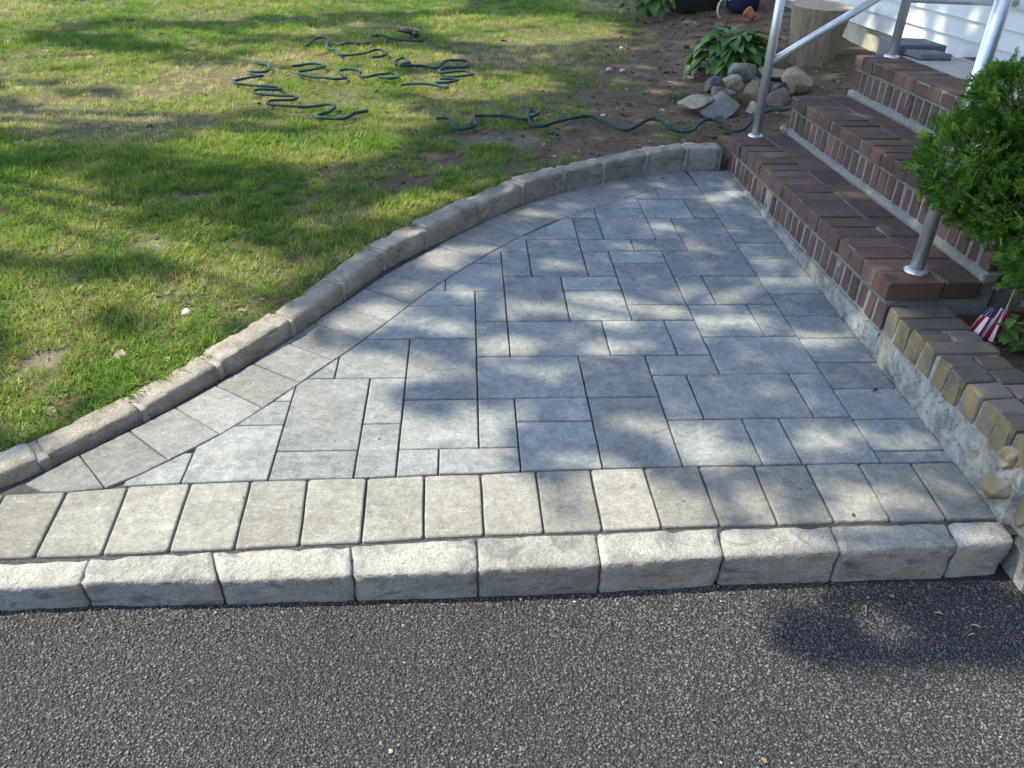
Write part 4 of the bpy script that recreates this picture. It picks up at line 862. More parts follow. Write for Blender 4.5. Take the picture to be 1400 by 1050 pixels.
# ================================================================== HANDRAILS
def handrail(label, y_post, y_back, zr):
    h_ = level_root('handrail'); tag(h_, label, 'handrail', 'metal pipe handrails of the steps')
    def pipe(name, pts, r_=.0235, seg=20):
        m = MB(); m.tube(pts, r_, seg); return m.build(name, M_ALU, h_, True)
    a = (1.525, y_post); b = (2.17, y_back)
    pipe('post', [(a[0], a[1], .170), (a[0], a[1], 1.22)], .0228)
    pipe('post', [(b[0], b[1], .560), (b[0], b[1], 1.62)], .0228)
    for q, z_ in ((a, .1765), (b, .568)):
        m = MB(); m.tube([(q[0], q[1], z_), (q[0], q[1], z_ + .007), (q[0], q[1], z_ + .012)], [.040, .038, .028], 20); m.build('base_flange', M_ALU, h_)
    pipe('mid_rail', [(a[0] + .01, a[1], .543), (b[0] - .01, b[1], .925)], .0195)
    pipe('mid_rail', [(b[0] + .01, b[1], .838), (HX - .004, b[1] - .02, .828)], .0195)
    pipe('top_rail', [(a[0] - .06, a[1], 1.185), (a[0], a[1], 1.22), (b[0], b[1], 1.62), (b[0] + .05, b[1], 1.635), (HX - .004, b[1], 1.635)], .0235)
handrail('galvanised pipe handrail at the end of the steps beside the rock pile', .020, .060, 1)
handrail('galvanised pipe handrail rising behind the evergreen shrub', -1.700, -1.700, 2)

def gz(x, y): return float(lawn_z(np.array([x]), np.array([y]))[0])

# ================================================================== STUMP AND ROCKS
def mat_wood():
    t = NT('weathered_wood'); p_ = t.pos(obj=True, scale=(1, 1, .12))
    n1 = t.noise(p_, 26, 6, .65, .6)
    c = t.mix(t.ramp(n1, [(.3, 0), (.7, 1)]), (.14, .105, .072), (.34, .275, .20))
    c = t.mix(t.ramp(t.noise(p_, 8, 3, .6), [(.5, 0), (.7, .6)]), c, (.12, .10, .08))
    return t.fin(c, .9, t.bump(n1, .8, .012), .25)
M_WOOD = mat_wood()
M_ENDGRAIN = mat_plain('end_grain', (.36, .29, .21), .9, 0, .25, 30, .5)
sx_, sy_ = 2.345, 5.46
st = empty('tree_stump', (sx_, sy_, gz(sx_, sy_) - .03))
tag(st, 'upright weathered log stump standing by the house wall', 'stump')
seg = 40; rings = 10; V = []; F = []
for r_ in range(rings + 1):
    tt = r_ / rings; h_ = .365 * tt
    for k in range(seg):
        an = 2 * math.pi * k / seg
        rad = (.150 + .050 * tt ** 1.5) * (1 + .05 * mnoise.noise(Vector((math.cos(an) * 1.5, math.sin(an) * 1.5, tt))) + .02 * mnoise.noise(Vector((math.cos(an) * 6, math.sin(an) * 6, tt * 2))))
        V.append((rad * math.cos(an), rad * math.sin(an), h_))
for r_ in range(rings):
    for k in range(seg):
        F.append((r_*seg+k, r_*seg+(k+1) % seg, (r_+1)*seg+(k+1) % seg, (r_+1)*seg+k))
link('trunk', mesh('trunk', V, F), M_WOOD, st, True)
top = [(v[0] * .985, v[1] * .985,   .363 + .006 * mnoise.noise(Vector((v[0] * 20, v[1] * 20, 0)))) for v in V[-seg:]]
link('cut_face', mesh('cut_face', top + [(0, 0, .369)], [(k, (k + 1) % seg, seg) for k in range(seg)]), M_ENDGRAIN, st)

RC = {'gray': ((.12, .125, .12), (.25, .255, .24)), 'tan': ((.19, .155, .11), (.35, .30, .225)), 'blue': ((.09, .105, .12), (.18, .20, .215)),
      'ochre': ((.21, .16, .09), (.38, .31, .20)), 'cream': ((.34, .30, .21), (.48, .44, .34)), 'brown': ((.14, .11, .085), (.25, .21, .165))}
RM = {k: mat_rock('rock_' + k, v[0], v[1], tuple(min(.7, c * 1.35) for c in v[1]), 16, .55) for k, v in RC.items()}
RL = ['large smooth grey oval rock on top of the pile', 'striped tan-grey round rock left of the pile top', 'small blue-grey block at the pile\'s edge', 'rounded ochre boulder in the middle of the pile',
      'flat tan slab tilted up against the pile on the lawn side', 'flat speckled grey slab leaning at the front of the pile', 'small cream pebble stone at the foot of the handrail post', 'rounded brown-grey boulder next to the second step',
      'angular ochre rock at the back nearest the stump', 'long brown rock behind the handrail post', 'small blue-grey rock wedged under the ochre rock', 'small blue-grey rock tucked below the grey oval rock',
      'little brown rock between blue block and grey slab', 'thin dark brown stone under the striped rock', 'small white pebble on the corner of the first step']
RR = [(0, -.15, .2), (.1, .1, 0), (.2, 0, .3), (0, 0, .5), (.1, -.32, -.35), (.5, -.12, .25), (0, .4, 0), (0, .1, .3), (.2, .3, .4), (0, .15, .1), (0, 0, 0), (0, 0, 0), (0, -.4, 0), (0, 0, 0), (0, 0, 0)]
for i, (x, y, z, rx, rz, col) in enumerate(ROCKS):
    o = rock_obj('rock', (x, y, z), (rx, max(rx, rz) * (.8 if i not in (4, 5) else .9), rz * (1.0 if i not in (4, 5) else .75)), 60 + i * 3, RM[col], None, RR[i], 4, .30, 9 if col in ('ochre', 'gray', 'blue') or i == 8 else 4)
    tag(o, RL[i], 'rock', 'rocks piled beside the steps')
M_PALE = mat_rock('pale_stone', (.42, .40, .36), (.58, .56, .52), (.66, .64, .6), 20, .5)
for lab, x, y, r_ in [('small pale stone in the grass near the curved kerb', -.985, 2.42, .018), ('small pale stone chip lying on the bare dirt', 1.02, 5.72, .022), ('flat pale stone chip beside another on the dirt', 1.11, 5.70, .022),
                      ('pale pebble on the dirt near the hosta', 1.22, 6.4, .018)]:
    o = rock_obj('pebble', (x, y, gz(x, y) + .006), (r_ * 1.3, r_, r_ * .6), int(x * 100) % 50, M_PALE, None, (0, 0, x), 2, .3, 4)
    tag(o, lab, 'pebble')

# ================================================================== BROAD-LEAVED PLANTS
def leaf_mesh(name, L, W, curl, fold, n=7, wav=0.0, tip=1.0, seed=0):
    V = []; F = []; bv = []
    rr = random.Random(seed)
    for i in range(n + 1):
        t = i / n
        w = W * .5 * (math.sin(math.pi * min(1, t ** (.62 * tip) * 1.0)) ** .85) if 0 < t < 1 else .0006
        a = curl * t
        x = L * (math.sin(a) / curl if abs(curl) > 1e-3 else t); z = -L * ((1 - math.cos(a)) / curl if abs(curl) > 1e-3 else 0)
        for s in (-1, -.5, 0, .5, 1):
            V.append((x, s * w, z + abs(s) * w * fold + wav * math.sin(t * 9 + s * 2 + seed) * abs(s)))
            bv.append(.45 + (.25 if s == 0 else 0) + rr.uniform(-.06, .06))
    for i in range(n):
        for k in range(4): F.append((i*5+k, (i+1)*5+k, (i+1)*5+k+1, i*5+k+1))
    me_ = mesh(name, V, F)
    fattr(me_, 'bladevar', bv)
    me_.materials.append(M_PLEAF)
    me_.polygons.foreach_set('use_smooth', [True] * len(me_.polygons))
    return me_

def rosette(name, label, cat, loc, nleaf, L, W, spread, stem_h, seed, tone=(.1, .8)):
    root = empty(name, loc)
    tag(root, label, cat)
    rr = random.Random(seed)
    var = [leaf_mesh('leaf', L, W, .75 + .2 * k, .35, 7, .003, 1, k) for k in range(4)]
    sm = MB()
    for i in range(nleaf):
        q = math.sqrt((i + .5) / nleaf)
        an = i * 2.39996 + rr.uniform(-.3, .3)
        r_ = spread * q * rr.uniform(.8, 1.1)
        z_ = stem_h * (1.05 - .75 * q * q) * rr.uniform(.85, 1.12)
        o = link('leaf', var[i % 4], None, root)
        o.location = (r_ * .62 * math.cos(an), r_ * .62 * math.sin(an), z_)
        sc_ = rr.uniform(.7, 1.1)
        o.scale = (sc_, sc_ * rr.uniform(.85, 1.1), sc_)
        o.rotation_euler = (rr.uniform(-.3, .3), -.75 + 1.0 * q + rr.uniform(-.2, .2), an + rr.uniform(-.3, .3))
        o['tone'] = rr.uniform(*tone)
        sm.tube([(0, 0, 0), (r_ * .3 * math.cos(an), r_ * .3 * math.sin(an), z_ * .7), tuple(o.location)], .0025, 5, False)
    sm.build('stem', mat_plain('stem_green', (.08, .14, .035), .6), root)
    return root
rosette('hosta', 'broad-leaved green hosta growing in bare dirt behind the rocks', 'plant', (1.80, 5.50, gz(1.8, 5.5) - .01), 105, .16, .098, .36, .25, 4, (.3, 1.1))
rosette('hosta', 'large bright green leafy plant at the far edge of the dirt', 'plant', (1.66, 7.55, gz(1.66, 7.5)), 60, .16, .10, .36, .40, 8, (.3, 1.0))
rosette('weed', 'low green weed clump on dirt beside the striped rock', 'plant', (1.33, 4.98, gz(1.33, 4.98)), 30, .07, .010, .13, .04, 9, (.2, .8))

# small plant in the planter bed beside the flag
bed = .15
pl = empty('seedling', (1.735, 1.985, bed))
tag(pl, 'small plant with bright green oval leaves beside the little flag', 'plant')
rr = random.Random(12)
lv = [leaf_mesh('leaf', .060, .036, .7, .25, 6, .001, 1.1, k) for k in range(3)]
sm = MB()
for s in range(5):
    bx, by = rr.uniform(-.03, .05), rr.uniform(-.05, .03)
    tx, ty = bx + rr.uniform(-.07, .05), by + rr.uniform(-.05, .03)
    hh = rr.uniform(.06, .15)
    sm.tube([(bx, by, 0), ((bx + tx) / 2, (by + ty) / 2, hh * .6), (tx, ty, hh)], .0022, 6, False)
    for lev in range(3):
        u = 1 - lev * .27
        for q in range(2):
            an = lev * 1.57 + q * math.pi + s + rr.uniform(-.3, .3)
            o = link('leaf', lv[(s + lev + q) % 3], None, pl)
            o.location = (bx + (tx - bx) * u, by + (ty - by) * u, hh * u)
            sc_ = rr.uniform(.75, 1.15) * (.8 + .1 * lev)
            o.scale = (sc_, sc_, sc_)
            o.rotation_euler = (rr.uniform(-.3, .3), -.25 + rr.uniform(-.3, .3), an)
            o['tone'] = rr.uniform(.9, 1.3)
sm.build('stem', mat_plain('seedling_stem', (.10, .17, .04), .6), pl)

# ---- little stick flag
fl = empty('stick_flag', (1.655, 2.05, .115))
tag(fl, 'small stars and stripes flag drooping on its stick in the bed', 'flag')
t_ = NT('flag_cloth')
uv = t_.node('ShaderNodeUVMap').outputs[0]
sep = t_.node('ShaderNodeSeparateXYZ'); t_.L(uv, sep.inputs[0])
U_, V_ = sep.outputs[0], sep.outputs[1]
st_ = t_.math('GREATER_THAN', t_.math('FRACT', t_.math('MULTIPLY', V_, 6.5)), .5)
col = t_.mix(st_, (.30, .012, .035), (.72, .70, .70))
canton = t_.math('MULTIPLY', t_.math('LESS_THAN', U_, .45), t_.math('GREATER_THAN', V_, .42))
fu = t_.math('SUBTRACT', t_.math('FRACT', t_.math('MULTIPLY', U_, 16.6)), .5); fv = t_.math('SUBTRACT', t_.math('FRACT', t_.math('MULTIPLY', V_, 13)), .5)
star = t_.math('LESS_THAN', t_.math('ADD', t_.math('MULTIPLY', fu, fu), t_.math('MULTIPLY', fv, fv)), .035)
col = t_.mix(canton, col, t_.mix(star, (.010, .016, .075), (.75, .75, .75)))
M_FLAG = t_.fin(col, .85, None, .2)
nu, nv_ = 22, 16; V = []; F = []; UVs = []
H1 = Vector((-.012, .005, .150)); H2 = Vector((.052, -.004, .150)); F1 = Vector((-.070, -.015, .070)); F2 = Vector((.036, -.035, .040))
for i in range(nu + 1):
    for j in range(nv_ + 1):
        u, v = i / nu, j / nv_
        a = H2.lerp(H1, v); b = F2.lerp(F1, v)
        q = a.lerp(b, u)
        q = q + Vector((0, .010 * math.sin(v * 15 + u * 1.5) * (.3 + u), .004 * math.sin(v * 9 + 1) * u + .012 * math.sin(u * 3.0)))
        V.append(tuple(q)); UVs.append((u, v))
for i in range(nu):
    for j in range(nv_): F.append((i*(nv_+1)+j, (i+1)*(nv_+1)+j, (i+1)*(nv_+1)+j+1, i*(nv_+1)+j+1))
me_ = mesh('cloth', V, F)
ul = me_.uv_layers.new(name='UVMap')
for lp in me_.loops: ul.data[lp.index].uv = UVs[lp.vertex_index]
link('cloth', me_, M_FLAG, fl, True)
m = MB(); m.tube([(.045, 0, -.03), (.046, .004, .10), (.048, .006, .190)], .0022, 8); m.build('stick', mat_plain('pale_wood', (.42, .32, .18), .6), fl)
m = MB(); m.tube([(.048, .006, .188), (.048, .006, .194), (.048, .006, .204), (.048, .006, .214)], [.002, .0045, .0035, .0008], 8); m.build('finial', mat_plain('gold_paint', (.55, .38, .08), .35, .6), fl)

# ================================================================== EVERGREEN SHRUBS
def spray_template(seed):
    """flat fan of scale-leaved twigs: quads along a forking twig, in the xy plane, growing along +x"""
    rr = random.Random(seed); V = []; F = []
    def twig(x, y, a, L, w, depth):
        dx, dy = math.cos(a), math.sin(a)
        n = len(V)
        zt_ = rr.uniform(-.003, .003)
        V.extend([(x - dy*w, y + dx*w, zt_), (x + dy*w, y - dx*w, zt_), (x + dx*L*.75 + dy*w*.9, y + dy*L*.75 - dx*w*.9, zt_ + .002), (x + dx*L, y + dy*L, zt_ - .001), (x + dx*L*.75 - dy*w*.9, y + dy*L*.75 + dx*w*.9, zt_ + .002)])
        F.append((n, n+1, n+2, n+3, n+4))
        if depth > 0:
            k = 4 if depth == 1 else 6
            for i in range(k):
                t = .22 + .7 * i / k
                s = 1 if i % 2 else -1
                twig(x + dx*L*t, y + dy*L*t, a + s * rr.uniform(.5, .85), L * (.55 - .25 * t) * rr.uniform(.8, 1.2), w * .85, depth - 1)
    twig(0, 0, 0, .075, .0021, 2)
    return np.array(V), F

def evergreen(name, label, base, blobs, nper, seed, tint_lo, tint_hi, material, spray_scale=1.0):
    root = empty(name, base)
    tag(root, label, 'shrub')
    rng = np.random.default_rng(seed)
    tm = [spray_template(s) for s in range(4)]
    VV = []; FF = []; TT = []; BV = []; off = 0
    bx, by, bz = base
    for (cx_, cy_, cz_, rx, rz) in blobs:
        n = int(nper * (rx / .3) ** 2)
        for k in range(n):
            d = rng.normal(size=3); d /= np.linalg.norm(d)
            lump = 1 + .26 * mnoise.noise(Vector((d[0] * 3 + cx_ * 9, d[1] * 3, d[2] * 3))) + .20 * mnoise.noise(Vector((d[0] * 7, d[1] * 7 + cz_ * 5, d[2] * 7)))
            rad = rng.uniform(.60, 1.0) ** .6 * lump
            c = np.array([cx_ + d[0] * rx * rad, cy_ + d[1] * rx * rad, cz_ + d[2] * rz * rad])
            # growth axis: outwards with an upward bias; fan plane random about it
            ax_ = d + np.array([0, 0, .45]) + rng.normal(size=3) * .35; ax_ /= np.linalg.norm(ax_)
            s_ = np.cross(ax_, rng.normal(size=3)); s_ /= np.linalg.norm(s_)
            n_ = np.cross(ax_, s_)
            v, f = tm[rng.integers(4)]
            sc_ = rng.uniform(.55, 1.1) * spray_scale
            bend = v[:, :1] ** 2 * rng.uniform(-4, 1)
            w = c + (v[:, :1] * ax_ + v[:, 1:2] * s_ + (v[:, 2:3] + bend) * n_) * sc_ - ax_ * .04 * sc_
            VV.append(w - np.array(base)); FF += [tuple(i + off for i in q) for q in f]; off += len(v)
            tv = rng.uniform(tint_lo, tint_hi)
            TT.append(np.full(len(v), tv)); BV.append(np.full(len(v), rng.uniform(.2, .8)))
    me_ = mesh('foliage', np.vstack(VV), FF)
    fattr(me_, 'tintv', np.concatenate(TT)); fattr(me_, 'bladevar', np.concatenate(BV))
    link('foliage', me_, material, root)
    m = MB()
    for (cx_, cy_, cz_, rx, rz) in blobs:
        a = Vector((0, 0, 0)); b = Vector((cx_ - bx, cy_ - by, cz_ - bz))
        mid = a.lerp(b, .5) + Vector((0, 0, .06))
        m.tube([a, mid, b], [.020, .013, .004], 7, False)
        rr_ = random.Random(int(cx_ * 100))
        for k in range(9):
            e = b + Vector((rr_.gauss(0, 1), rr_.gauss(0, 1), rr_.gauss(0, 1))).normalized() * rx * .8
            m.tube([mid.lerp(b, rr_.uniform(.2, .9)), e], [.005, .0015], 5, False)
    m.build('stem', mat_plain('shrub_bark', (.09, .065, .045), .9, 0, .3, 40, .5), root)
    return root

evergreen('evergreen_shrub', 'dense dark green conifer shrub overhanging the steps and wall', (1.98, 2.02, .04),
          [(1.455, 2.14, .70, .135, .145), (1.54, 2.16, .86, .13, .12), (1.60, 2.08, .62, .17, .15), (1.70, 2.10, .98, .17, .15), (1.78, 2.05, .80, .26, .26), (1.74, 1.98, .52, .17, .17), (2.02, 2.02, .85, .32, .36), (1.88, 2.04, 1.15, .24, .24), (1.66, 2.12, 1.04, .13, .13), (2.25, 2.0, .75, .28, .35)],
          2700, 3, .05, 1.0, M_EVERGREEN, .74)
evergreen('evergreen_shrub', 'low yellow-green shrub at the foot of the dark conifer', (1.83, 1.93, .04),
          [(1.76, 1.95, .385, .075, .085), (1.86, 1.93, .34, .10, .12), (1.80, 1.95, .47, .07, .07)], 900, 5, .75, 1.0, M_EVERGREEN, .7)

# ================================================================== GARDEN HOSE, SPRINKLER, THINGS BY THE HOUSE
def smooth_path(P, per=6):
    P = [Vector(q) for q in P]; out = []
    for i in range(len(P) - 1):
        p0, p1, p2, p3 = P[max(i-1, 0)], P[i], P[i+1], P[min(i+2, len(P)-1)]
        for k in range(per):
            t = k / per
            out.append(.5 * ((2*p1) + (p2-p0)*t + (2*p0-5*p1+4*p2-p3)*t*t + (3*p1-p0-3*p2+p3)*t*t*t))
    out.append(P[-1]); return out
t_ = NT('hose_fabric'); p_ = t_.pos()
w_ = t_.noise(p_, 90, 4, .7)
M_HOSE = t_.fin(t_.mix(w_, (.003, .026, .028), (.009, .062, .062)), .75, t_.bump(w_, .8, .006), .4)
HL = ['dark teal hose running over the dirt to the rock pile', 'teal hose zigzagging on the left of the lawn', 'teal hose lying in open loops in the middle of the lawn',
      'teal hose arching in the shaded grass behind the open loops', 'short teal hose run in the grass leading to the sprinkler', 'heaped coils of teal hose on the lawn']
for i, h_ in enumerate(HOSES):
    P = smooth_path([(x, y, 0) for x, y in h_])
    rr = random.Random(i)
    P = [Vector((q.x, q.y, gz(q.x, q.y) + .018 + .012 * mnoise.noise(q * 6) + (.014 if i else .006))) for q in P]
    m = MB(); m.tube(P, [.0090 * (1 + .22 * mnoise.noise(q * 22)) for q in P], 8)
    o = m.build('garden_hose', M_HOSE, None, True); tag(o, HL[i], 'hose', 'garden hose lengths on the lawn')

spx, spy = -.43, 6.62; spz = gz(spx, spy)
spr = empty('lawn_sprinkler', (spx, spy, spz)); tag(spr, 'small dark metal sprinkler standing in the far grass', 'sprinkler')
M_DARKMETAL = mat_plain('dark_metal', (.09, .085, .075), .4, .6, .3, 40)
m = MB(); m.tube([(-.09, .02, .075), (-.02, .005, .065), (.05, -.01, .055)], [.020, .022, .020], 10); m.build('arm', M_DARKMETAL, spr, True)
m = MB(); m.tube([(0, 0, -.05), (0, 0, .05)], .010, 8); m.build('spike', M_DARKMETAL, spr, True)
m = MB(); m.tube([(.05, -.03, .05), (.05, .01, .05)], .030, 14); m.build('wheel', M_DARKMETAL, spr, True)
m = MB(); m.tube([(.055, -.012, .055), (.09, -.03, .05)], [.013, .009], 8); m.build('nozzle', mat_plain('brass', (.30, .22, .09), .4, .8), spr, True)

def lathe(prof, seg=28):
    m = MB(); V = []; F = []
    for r_, z_ in prof:
        for k in range(seg):
            an = 2 * math.pi * k / seg; V.append((r_ * math.cos(an), r_ * math.sin(an), z_))
    for i in range(len(prof) - 1):
        for k in range(seg): F.append((i*seg+k, i*seg+(k+1) % seg, (i+1)*seg+(k+1) % seg, (i+1)*seg+k))
    m.add(V, F); return m
bx_, by_ = 2.40, 7.25
bn = empty('barrel', (bx_, by_, gz(bx_, by_))); tag(bn, 'dark navy plastic barrel beside the house foundation', 'barrel')
o = lathe([(0, 0), (.13, 0), (.14, .03), (.150, .25), (.146, .27), (.152, .30), (.155, .55), (.165, .58), (.165, .62), (.150, .63), (.145, .60)]).build('body', mat_plain('navy_plastic', (.010, .018, .055), .4), bn, True)
o = lathe([(.151, .60), (.155, .64), (.12, .66), (0, .665)]).build('lid', mat_plain('navy_lid', (.012, .02, .05), .45), bn, True)
tx_, ty_ = 2.03, 7.55
tb = empty('storage_tub', (tx_, ty_, gz(tx_, ty_))); tag(tb, 'black plastic tub in the shade at the dirt edge', 'tub')
M_BLACK = mat_plain('black_plastic', (.012, .012, .013), .5)
V = []
for z_, s in ((0, .17), (.34, .20), (.36, .22), (.38, .22), (.38, .20), (.10, .18)):
    V += [(-s * 1.2, -s * .8, z_), (s * 1.2, -s * .8, z_), (s * 1.2, s * .8, z_), (-s * 1.2, s * .8, z_)]
F = [(3, 2, 1, 0)] + [(i*4+k, i*4+(k+1) % 4, (i+1)*4+(k+1) % 4, (i+1)*4+k) for i in range(5) for k in range(4)] + [(20, 21, 22, 23)]
link('body', mesh('body', V, F), M_BLACK, tb)
for s in (-1, 1):
    m = MB(); m.tube([(s * .26, -.06, .33), (s * .29, -.05, .33), (s * .29, .05, .33), (s * .26, .06, .33)], .009, 6); m.build('handle', M_BLACK, tb)
pt = empty('flower_pot', (2.36, 6.80, gz(2.36, 6.80) + .03), (0, R(65), R(120))); pt.scale = (.62, .62, .62); tag(pt, 'terracotta pot lying on its side behind the hosta', 'pot')
lathe([(0, 0), (.045, 0), (.06, .10), (.068, .10), (.070, .13), (.062, .13), (.055, .10), (.04, .01)]).build('body', mat_plain('terracotta', (.42, .16, .09), .85, 0, .2, 20, .3), pt, True)
m = MB(); m.tube(smooth_path([(2.12, 4.33, gz(2.12, 4.33) + .03), (2.02, 4.25, gz(2.02, 4.25) + .05), (1.93, 4.22, gz(1.93, 4.2) + .03), (1.86, 4.25, gz(1.86, 4.25) + .01)]), .005, 6)
tag(m.build('extension_cord', mat_plain('orange_cord', (.50, .09, .03), .5)), 'thin orange cord on the dirt behind the second step', 'cord')
M_HOOK = mat_plain('white_plastic', (.6, .58, .55), .5)
m = MB(); m.tube(smooth_path([(2.17, 7.08, gz(2.17, 7.08)), (2.13, 7.05, .26), (2.14, 7.05, .34), (2.20, 7.05, .37), (2.22, 7.06, .345)]), .008, 6)
tag(m.build('garden_hook', M_HOOK, None, True), 'thin white curved stake standing before the black tub', 'stake')

# fallen bits on the paving and the driveway
M_DEADLEAF = mat_plain('dead_leaf', (.035, .022, .015), .8, 0, .4, 60)
def bit(name, label, x, y, z, L, W, rz, material=M_DEADLEAF, cat='leaf'):
    n = 5; V = []; F = []
    for i in range(n + 1):
        t = i / n; w = W * math.sin(math.pi * (.06 + .9 * t)) * .5
        zz = .004 * math.sin(t * 3)
        V += [(L * (t - .5), -w, zz + .002), (L * (t - .5), 0, zz), (L * (t - .5), w, zz + .003)]
    for i in range(n):
        for k in range(2): F.append((i*3+k, (i+1)*3+k, (i+1)*3+k+1, i*3+k+1))
    o = link(name, mesh(name, V, F), material); o.location = (x, y, z); o.rotation_euler = (0, 0, rz)
    tag(o, label, cat)
bit('fallen_leaf', 'small dark curled leaf on the edge paver near the wall', 1.318, 1.975, .002, .026, .010, .5)
bit('fallen_leaf', 'tiny dark leaf on the far end of the curved paver border', 1.02, 3.86, .003, .022, .012, .2)
bit('fallen_leaf', 'tiny dark speck of leaf in a front paver joint', 1.01, 1.42, .002, .012, .008, .9)
M_STRAW = mat_plain('straw', (.42, .36, .22), .8, 0, .3, 60)
for i, (x, y, a) in enumerate([(1.165, 1.19, -.3), (1.215, 1.125, .2), (1.24, 1.15, -.5), (.20, 1.20, .9), (.985, 1.21, 1.2)]):
    bit('straw', ['pale straw on dark asphalt near the kerb end', 'pale straw bit farther out on dark asphalt', 'short straw bit beside two others on asphalt', 'thin straw against the kerb in sunlit asphalt', 'thin straw at the kerb foot in shade'][i], x, y, float(drive_z(x)) + .005, .022, .003, a, M_STRAW, 'straw')

# ================================================================== GRASS
def clump(name, seed, nbl, rad, L0, L1, w0, w1, lean0, lean1, seg=3):
    rr = random.Random(seed); V = []; F = []; B = []
    for b in range(nbl):
        an = rr.uniform(0, 6.283); r_ = rad * math.sqrt(rr.random())
        x, y = r_ * math.cos(an), r_ * math.sin(an)
        L = rr.uniform(L0, L1); w = rr.uniform(w0, w1) * .5
        d = an + rr.gauss(0, .9); lean = rr.uniform(lean0, lean1); bend = rr.uniform(.4, 1.3)
        sx2, sy2 = -math.sin(d), math.cos(d)
        px_, py_, pz_ = x, y, -.006; bv = rr.random(); n0 = len(V)
        for s in range(seg + 1):
            t = s / seg; ww = w * (1 - t ** 1.6)
            if s == seg: V.append((px_, py_, pz_)); B.append(bv)
            else:
                V += [(px_ - sx2*ww, py_ - sy2*ww, pz_), (px_ + sx2*ww, py_ + sy2*ww, pz_)]; B += [bv, bv]
            a = lean + bend * t
            px_ += math.cos(d) * math.sin(a) * L / seg; py_ += math.sin(d) * math.sin(a) * L / seg; pz_ += math.cos(a) * L / seg
        for s in range(seg - 1): F.append((n0+2*s, n0+2*s+1, n0+2*s+3, n0+2*s+2))
        F.append((n0+2*(seg-1), n0+2*(seg-1)+1, n0+2*seg))
    me_ = mesh(name, V, F); fattr(me_, 'bladevar', B); me_.materials.append(M_GRASS)
    me_.polygons.foreach_set('use_smooth', [True] * len(me_.polygons))
    return me_
CL = [clump('grass_clump', s, 30, .042, .028, .062, .0032, .0056, .2, .95) for s in range(4)] + \
     [clump('grass_clump', 10 + s, 32, .045, .030, .065, .0018, .0034, .05, .8) for s in range(3)] + \
     [clump('grass_clump', 20 + s, 26, .050, .020, .050, .0010, .0022, .7, 1.3) for s in range(2)]
CL += [clump('grass_clump', 40 + s, 15, .045, .030, .070, .0060, .0095, .6, 1.25) for s in range(2)]
OUT = [(CPATH[i] + curb_frame(i)[1] * (CW[i] - .008)) for i in range(len(CPATH))]
EXCL = [(v.x, v.y) for v in OUT] + [(1.5, 4.12), (1.5, -5), (-1.62, -5)]
def dirt_at(x, y):
    i = np.clip(((y - gy[0]) / .06).round().astype(int), 0, ny - 1); j = np.clip(((x - gx[0]) / .06).round().astype(int), 0, nx - 1)
    return dirt[i, j]
def grass_pts(x0, x1, y0, y1, dens, seed):
    rng = np.random.default_rng(seed); n = int((x1 - x0) * (y1 - y0) * dens)
    x = rng.uniform(x0, x1, n); y = rng.uniform(y0, y1, n)
    d = dirt_at(x, y)
    thin = np.clip(fbm(x, y, 2.2, 31) * 2.0 - .22, .22, 1)
    k = ~inpoly(x, y, EXCL) & (rng.random(n) < np.clip(1 - 1.25 * d, .0, 1) * thin) & (y > 1.30)
    k &= ~((x > 1.15) & (y < 4.2)) & (x < 2.6)
    return x[k], y[k]
parts = [grass_pts(-3.4, 1.6, 1.2, 4.2, 1900, 1), grass_pts(-5.5, 2.4, 4.2, 6.2, 1000, 2), grass_pts(-6.5, 2.4, 6.2, 10.5, 520, 3), grass_pts(-9, -3.4, 1.2, 4.2, 420, 4), grass_pts(-9, 2.4, 10.5, 14.9, 220, 5)]
gxp = np.concatenate([q[0] for q in parts]); gyp = np.concatenate([q[1] for q in parts]); n = gxp.size
gzp = lawn_z(gxp, gyp) - .012 * dirt_at(gxp, gyp)
straw = fbm(gxp, gyp, .9, 41); s2 = fbm(gxp, gyp, 4.0, 47)
zone = np.clip((gyp - 3.0) / 1.2, 0, 1) * np.clip((6.6 - gyp) / .8, 0, 1) * .30 - np.clip((gyp - 6.4) / 1, 0, 1) * .05
tint = np.clip(.22 + (straw - .45) * 1.5 + (s2 - .5) * 1.1 + zone + RNG.normal(0, .12, n), 0, 1)
pick = np.where(tint > .62, RNG.integers(6, 9, n), np.where(gyp < 4.4, RNG.integers(0, 6, n), RNG.integers(2, 8, n)))
pick = np.where((gyp < 4.6) & (tint < .55) & (RNG.random(n) < .16 * np.clip(3 * fbm(gxp, gyp, 2.5, 57) - .6, .2, 2)), RNG.integers(9, 11, n), pick)
sc = RNG.uniform(.65, 1.15, n) * np.where(gyp > 6.2, 1.25, 1.0)
lush = fbm(gxp, gyp, 1.7, 53); sc *= .50 + .55 * lush
g_o = scatter('grass', np.stack([gxp, gyp, gzp], 1), np.stack([RNG.normal(0, .12, n), RNG.normal(0, .12, n), RNG.uniform(0, 6.28, n)], 1), sc, tint, CL, pick)
tag(g_o, 'uneven lawn of green and straw coloured grass', 'grass')

